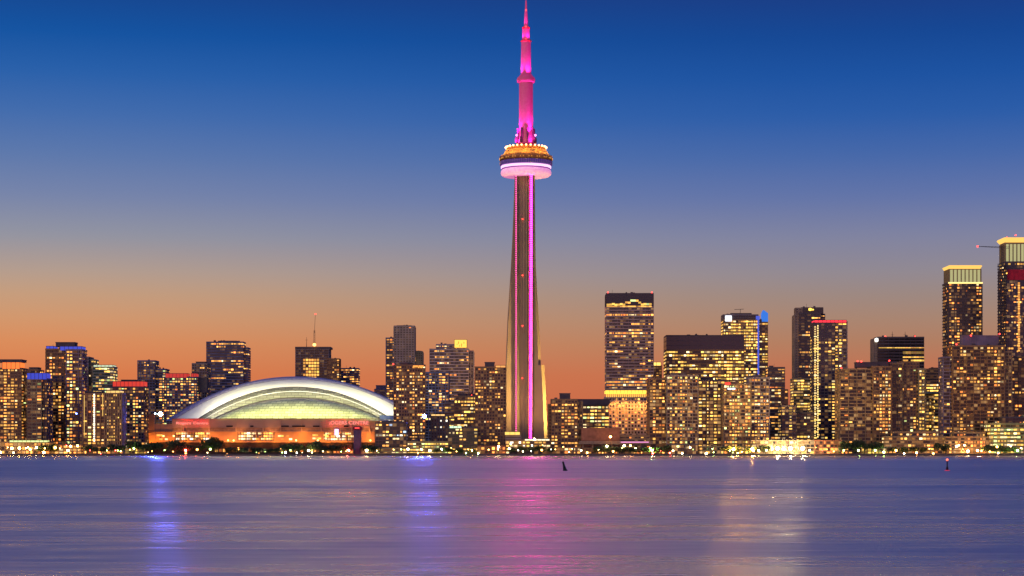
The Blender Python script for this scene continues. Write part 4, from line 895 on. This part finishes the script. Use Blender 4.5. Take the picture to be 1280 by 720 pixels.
for x, c_, e_, lb in ((232, 'red', 420, 'added for a water streak below the red sign at the stadium left'), (436, 'red', 420, 'left of the harbour tower'), (815, 'green', 700, 'before the brown white edged block'), (1222, 'amber', 1800, 'added for a water streak before the right edge terraces'), (1272, 'green', 600, 'added for a water streak before the green tinted glass building'), (590, 'amber', 420, 'added for a water streak left of the tall tower foot'), (386, 'warm', 200, 'added for a water streak before the stadium centre'), (1120, 'amber', 160, 'added for a water streak before the long terraces')):  # added floodlights, there only to throw coloured streaks on the lake
    lamp(x, 563, 2007, c_, .9, e_, lb, 'floodlight')
lamp(527, 562, 2010, 'amber', 1.0, 60, 'between the two dark glass blocks')
lamp(357, 565.5, 2003, 'cool', .8, 50, 'at the water edge below the stadium'); lamp(371, 566, 2003, 'white', .7, 40, 'beside a cool one below the stadium')

# ------------------------------------------------------------------ trees
leafm = mat('foliage', (.055, .085, .03), .8, noise=.5, nscale=.6); barkm = mat('bark', (.08, .055, .035), .9)
def tree_proto(seed, hh, rr):
    rnd = random.Random(seed); c = MB()
    lobes = [(Vector((rnd.uniform(-.55, .55) * rr, rnd.uniform(-.55, .55) * rr, hh * rnd.uniform(.42, .86))), rr * rnd.uniform(.32, .6)) for _ in range(11)]
    for (p, r_) in lobes:
        for _ in range(70):
            v = Vector((rnd.gauss(0, 1), rnd.gauss(0, 1), rnd.gauss(0, 1))).normalized() * r_ * rnd.uniform(.55, 1.08); q = p + v
            n_ = Vector((rnd.gauss(0, 1), rnd.gauss(0, 1), rnd.gauss(0, 1))).normalized(); u = n_.orthogonal().normalized() * rnd.uniform(.3, .62); w_ = n_.cross(u) * rnd.uniform(.6, 1)
            b0 = len(c.v); c.v += [tuple(q - u), tuple(q - w_), tuple(q + u), tuple(q + w_)]; c.f.append((b0, b0 + 1, b0 + 2, b0 + 3))
    t = MB(); t.bar((0, 0, 0), (0, 0, hh * .5), .32, 7, .2)
    for (p, r_) in lobes[:6]: t.bar((0, 0, hh * .32), tuple(p), .14, 5, .06)
    return c, t
TP = []
def tree(px, Y, hpx, wpx, label, group, k=None):
    k = random.randrange(4) if k is None else k
    o = empty('tree', (wx(px, Y), Y, GZ), label, 'tree', group)
    while len(TP) < 4:
        c, t = tree_proto(len(TP) + 3, 10, 4.6); TP.append([c, t, None])
    if TP[k][2] is None:
        tr = TP[k][1].build('trunk', barkm, o); cr = TP[k][0].build('crown', leafm, o); TP[k][2] = (tr, cr)
    else:
        for q in TP[k][2]: n = q.copy(); COL.objects.link(n); n.parent = o
    h = hpx / F * Y * 1.12; w_ = wpx / F * Y * 1.35; o.scale = (w_ / 9.6, w_ / 9.6, h / 10); o.rotation_euler = (0, 0, random.random() * 6); return o
gt = 'trees along the quay'
def trow(x0, x1, n, h0, h1, label, Y=2012):
    for k in range(n): tree(x0 + (x1 - x0) * (k + random.uniform(.2, .8)) / n, Y + random.uniform(-4, 8), random.uniform(h0, h1), random.uniform(9, 15), label, label)
tree(262, 2012, 19, 19, 'biggest round dark tree below the stadium left half', gt, 0); tree(271, 2014, 17, 14, 'dark tree touching the biggest one on its right', gt, 1)
tree(219, 2013, 15.5, 20, 'broad dark tree below the red sign of the stadium', gt, 2); tree(163, 2013, 15, 14, 'dark green tree left of the stadium wall', gt, 1); tree(395, 2013, 14.5, 12, 'pointed dark tree below the stadium centre right', gt, 3)
trow(170, 205, 4, 11, 14, 'dark tree in the row left of the broad dark one'); trow(228, 256, 3, 9, 12, 'low tree between the two largest dark ones')
trow(280, 350, 7, 6, 9, 'small tree before the stadium podium'); trow(350, 440, 9, 9, 12.5, 'dark tree left of the harbour tower'); trow(452, 470, 2, 9, 11, 'dark tree right of the harbour tower')
trow(48, 66, 3, 9, 12, 'dark tree before the orange terminal'); trow(106, 150, 5, 8, 12, 'dark tree before the beige ribbed tower')
trow(540, 600, 4, 6, 8, 'small tree before the green glass block'); trow(636, 690, 5, 7, 10, 'small tree at the foot of the tall tower'); trow(738, 812, 6, 7, 10, 'dark tree by the elevated road')
trow(812, 840, 3, 8, 11, 'dark tree before the brown white edged block'); trow(905, 960, 5, 8, 11, 'green tree before the low cafe row'); trow(1052, 1104, 6, 12, 16, 'green lit tree before the wide waterfront slab')
trow(1168, 1186, 2, 11, 13, 'dark tree left of the red channel marker'); trow(1110, 1160, 4, 7, 9, 'small tree before the long terraced quay building'); trow(1225, 1275, 4, 8, 11, 'tree before the right edge glass building')

# ------------------------------------------------------------------ channel buoys on the water
BY = 330.0
def bz(py): return wz(py, BY)
bo = empty('channel_buoy', (wx(706.5, BY), BY, -.1), 'dark leaning channel buoy floating below the tall tower', 'buoy')
bm = mat('buoy dark', (.012, .02, .02), .6)
fl = MB(); fl.lathe([(.30, -.3), (.42, -.1), (.42, .16), (.34, .26), (.27, .42)], 20); fl.build('float', bm, bo, smooth=True)
bd = MB(); bd.lathe([(.27, .40), (.20, .9), (.15, 1.35)], 16); bd.build('body', bm, bo, smooth=True)
bt = MB(); bt.lathe([(.15, 1.35), (.17, 1.40), (.17, 1.62), (.06, 1.72)], 16); bt.build('topmark', bm, bo, smooth=True); bo.rotation_euler = (0, R(-13), 0)
bo = empty('channel_marker', (wx(1184, BY), BY, -.1), 'dark spar marker with red lamp and red collar floating at right', 'buoy')
rm = mat('marker red', (.55, .02, .06), .5)
MB().lathe([(.36, -.2), (.46, -.1), (.46, .2), (.36, .24)], 20).build('float_collar', mat('marker collar', (.6, .06, .12), .5, (1, .08, .15), .35), bo, smooth=True)
MB().lathe([(.24, .24), (.16, .7), (.10, .85), (.10, 1.7)], 16).build('spar', mat('marker black', (.02, .008, .015), .6), bo, smooth=True)
MB().lathe([(.1, 1.7), (.22, 1.72), (.22, 1.76), (.12, 1.8)], 16).build('lamp_bracket', rm, bo, smooth=True)
MB().ball((0, 0, 1.94), .2).build('marker_lamp', glow('marker lamp', (1, .12, .06), 4, True), bo)
print('objects', len(bpy.data.objects))
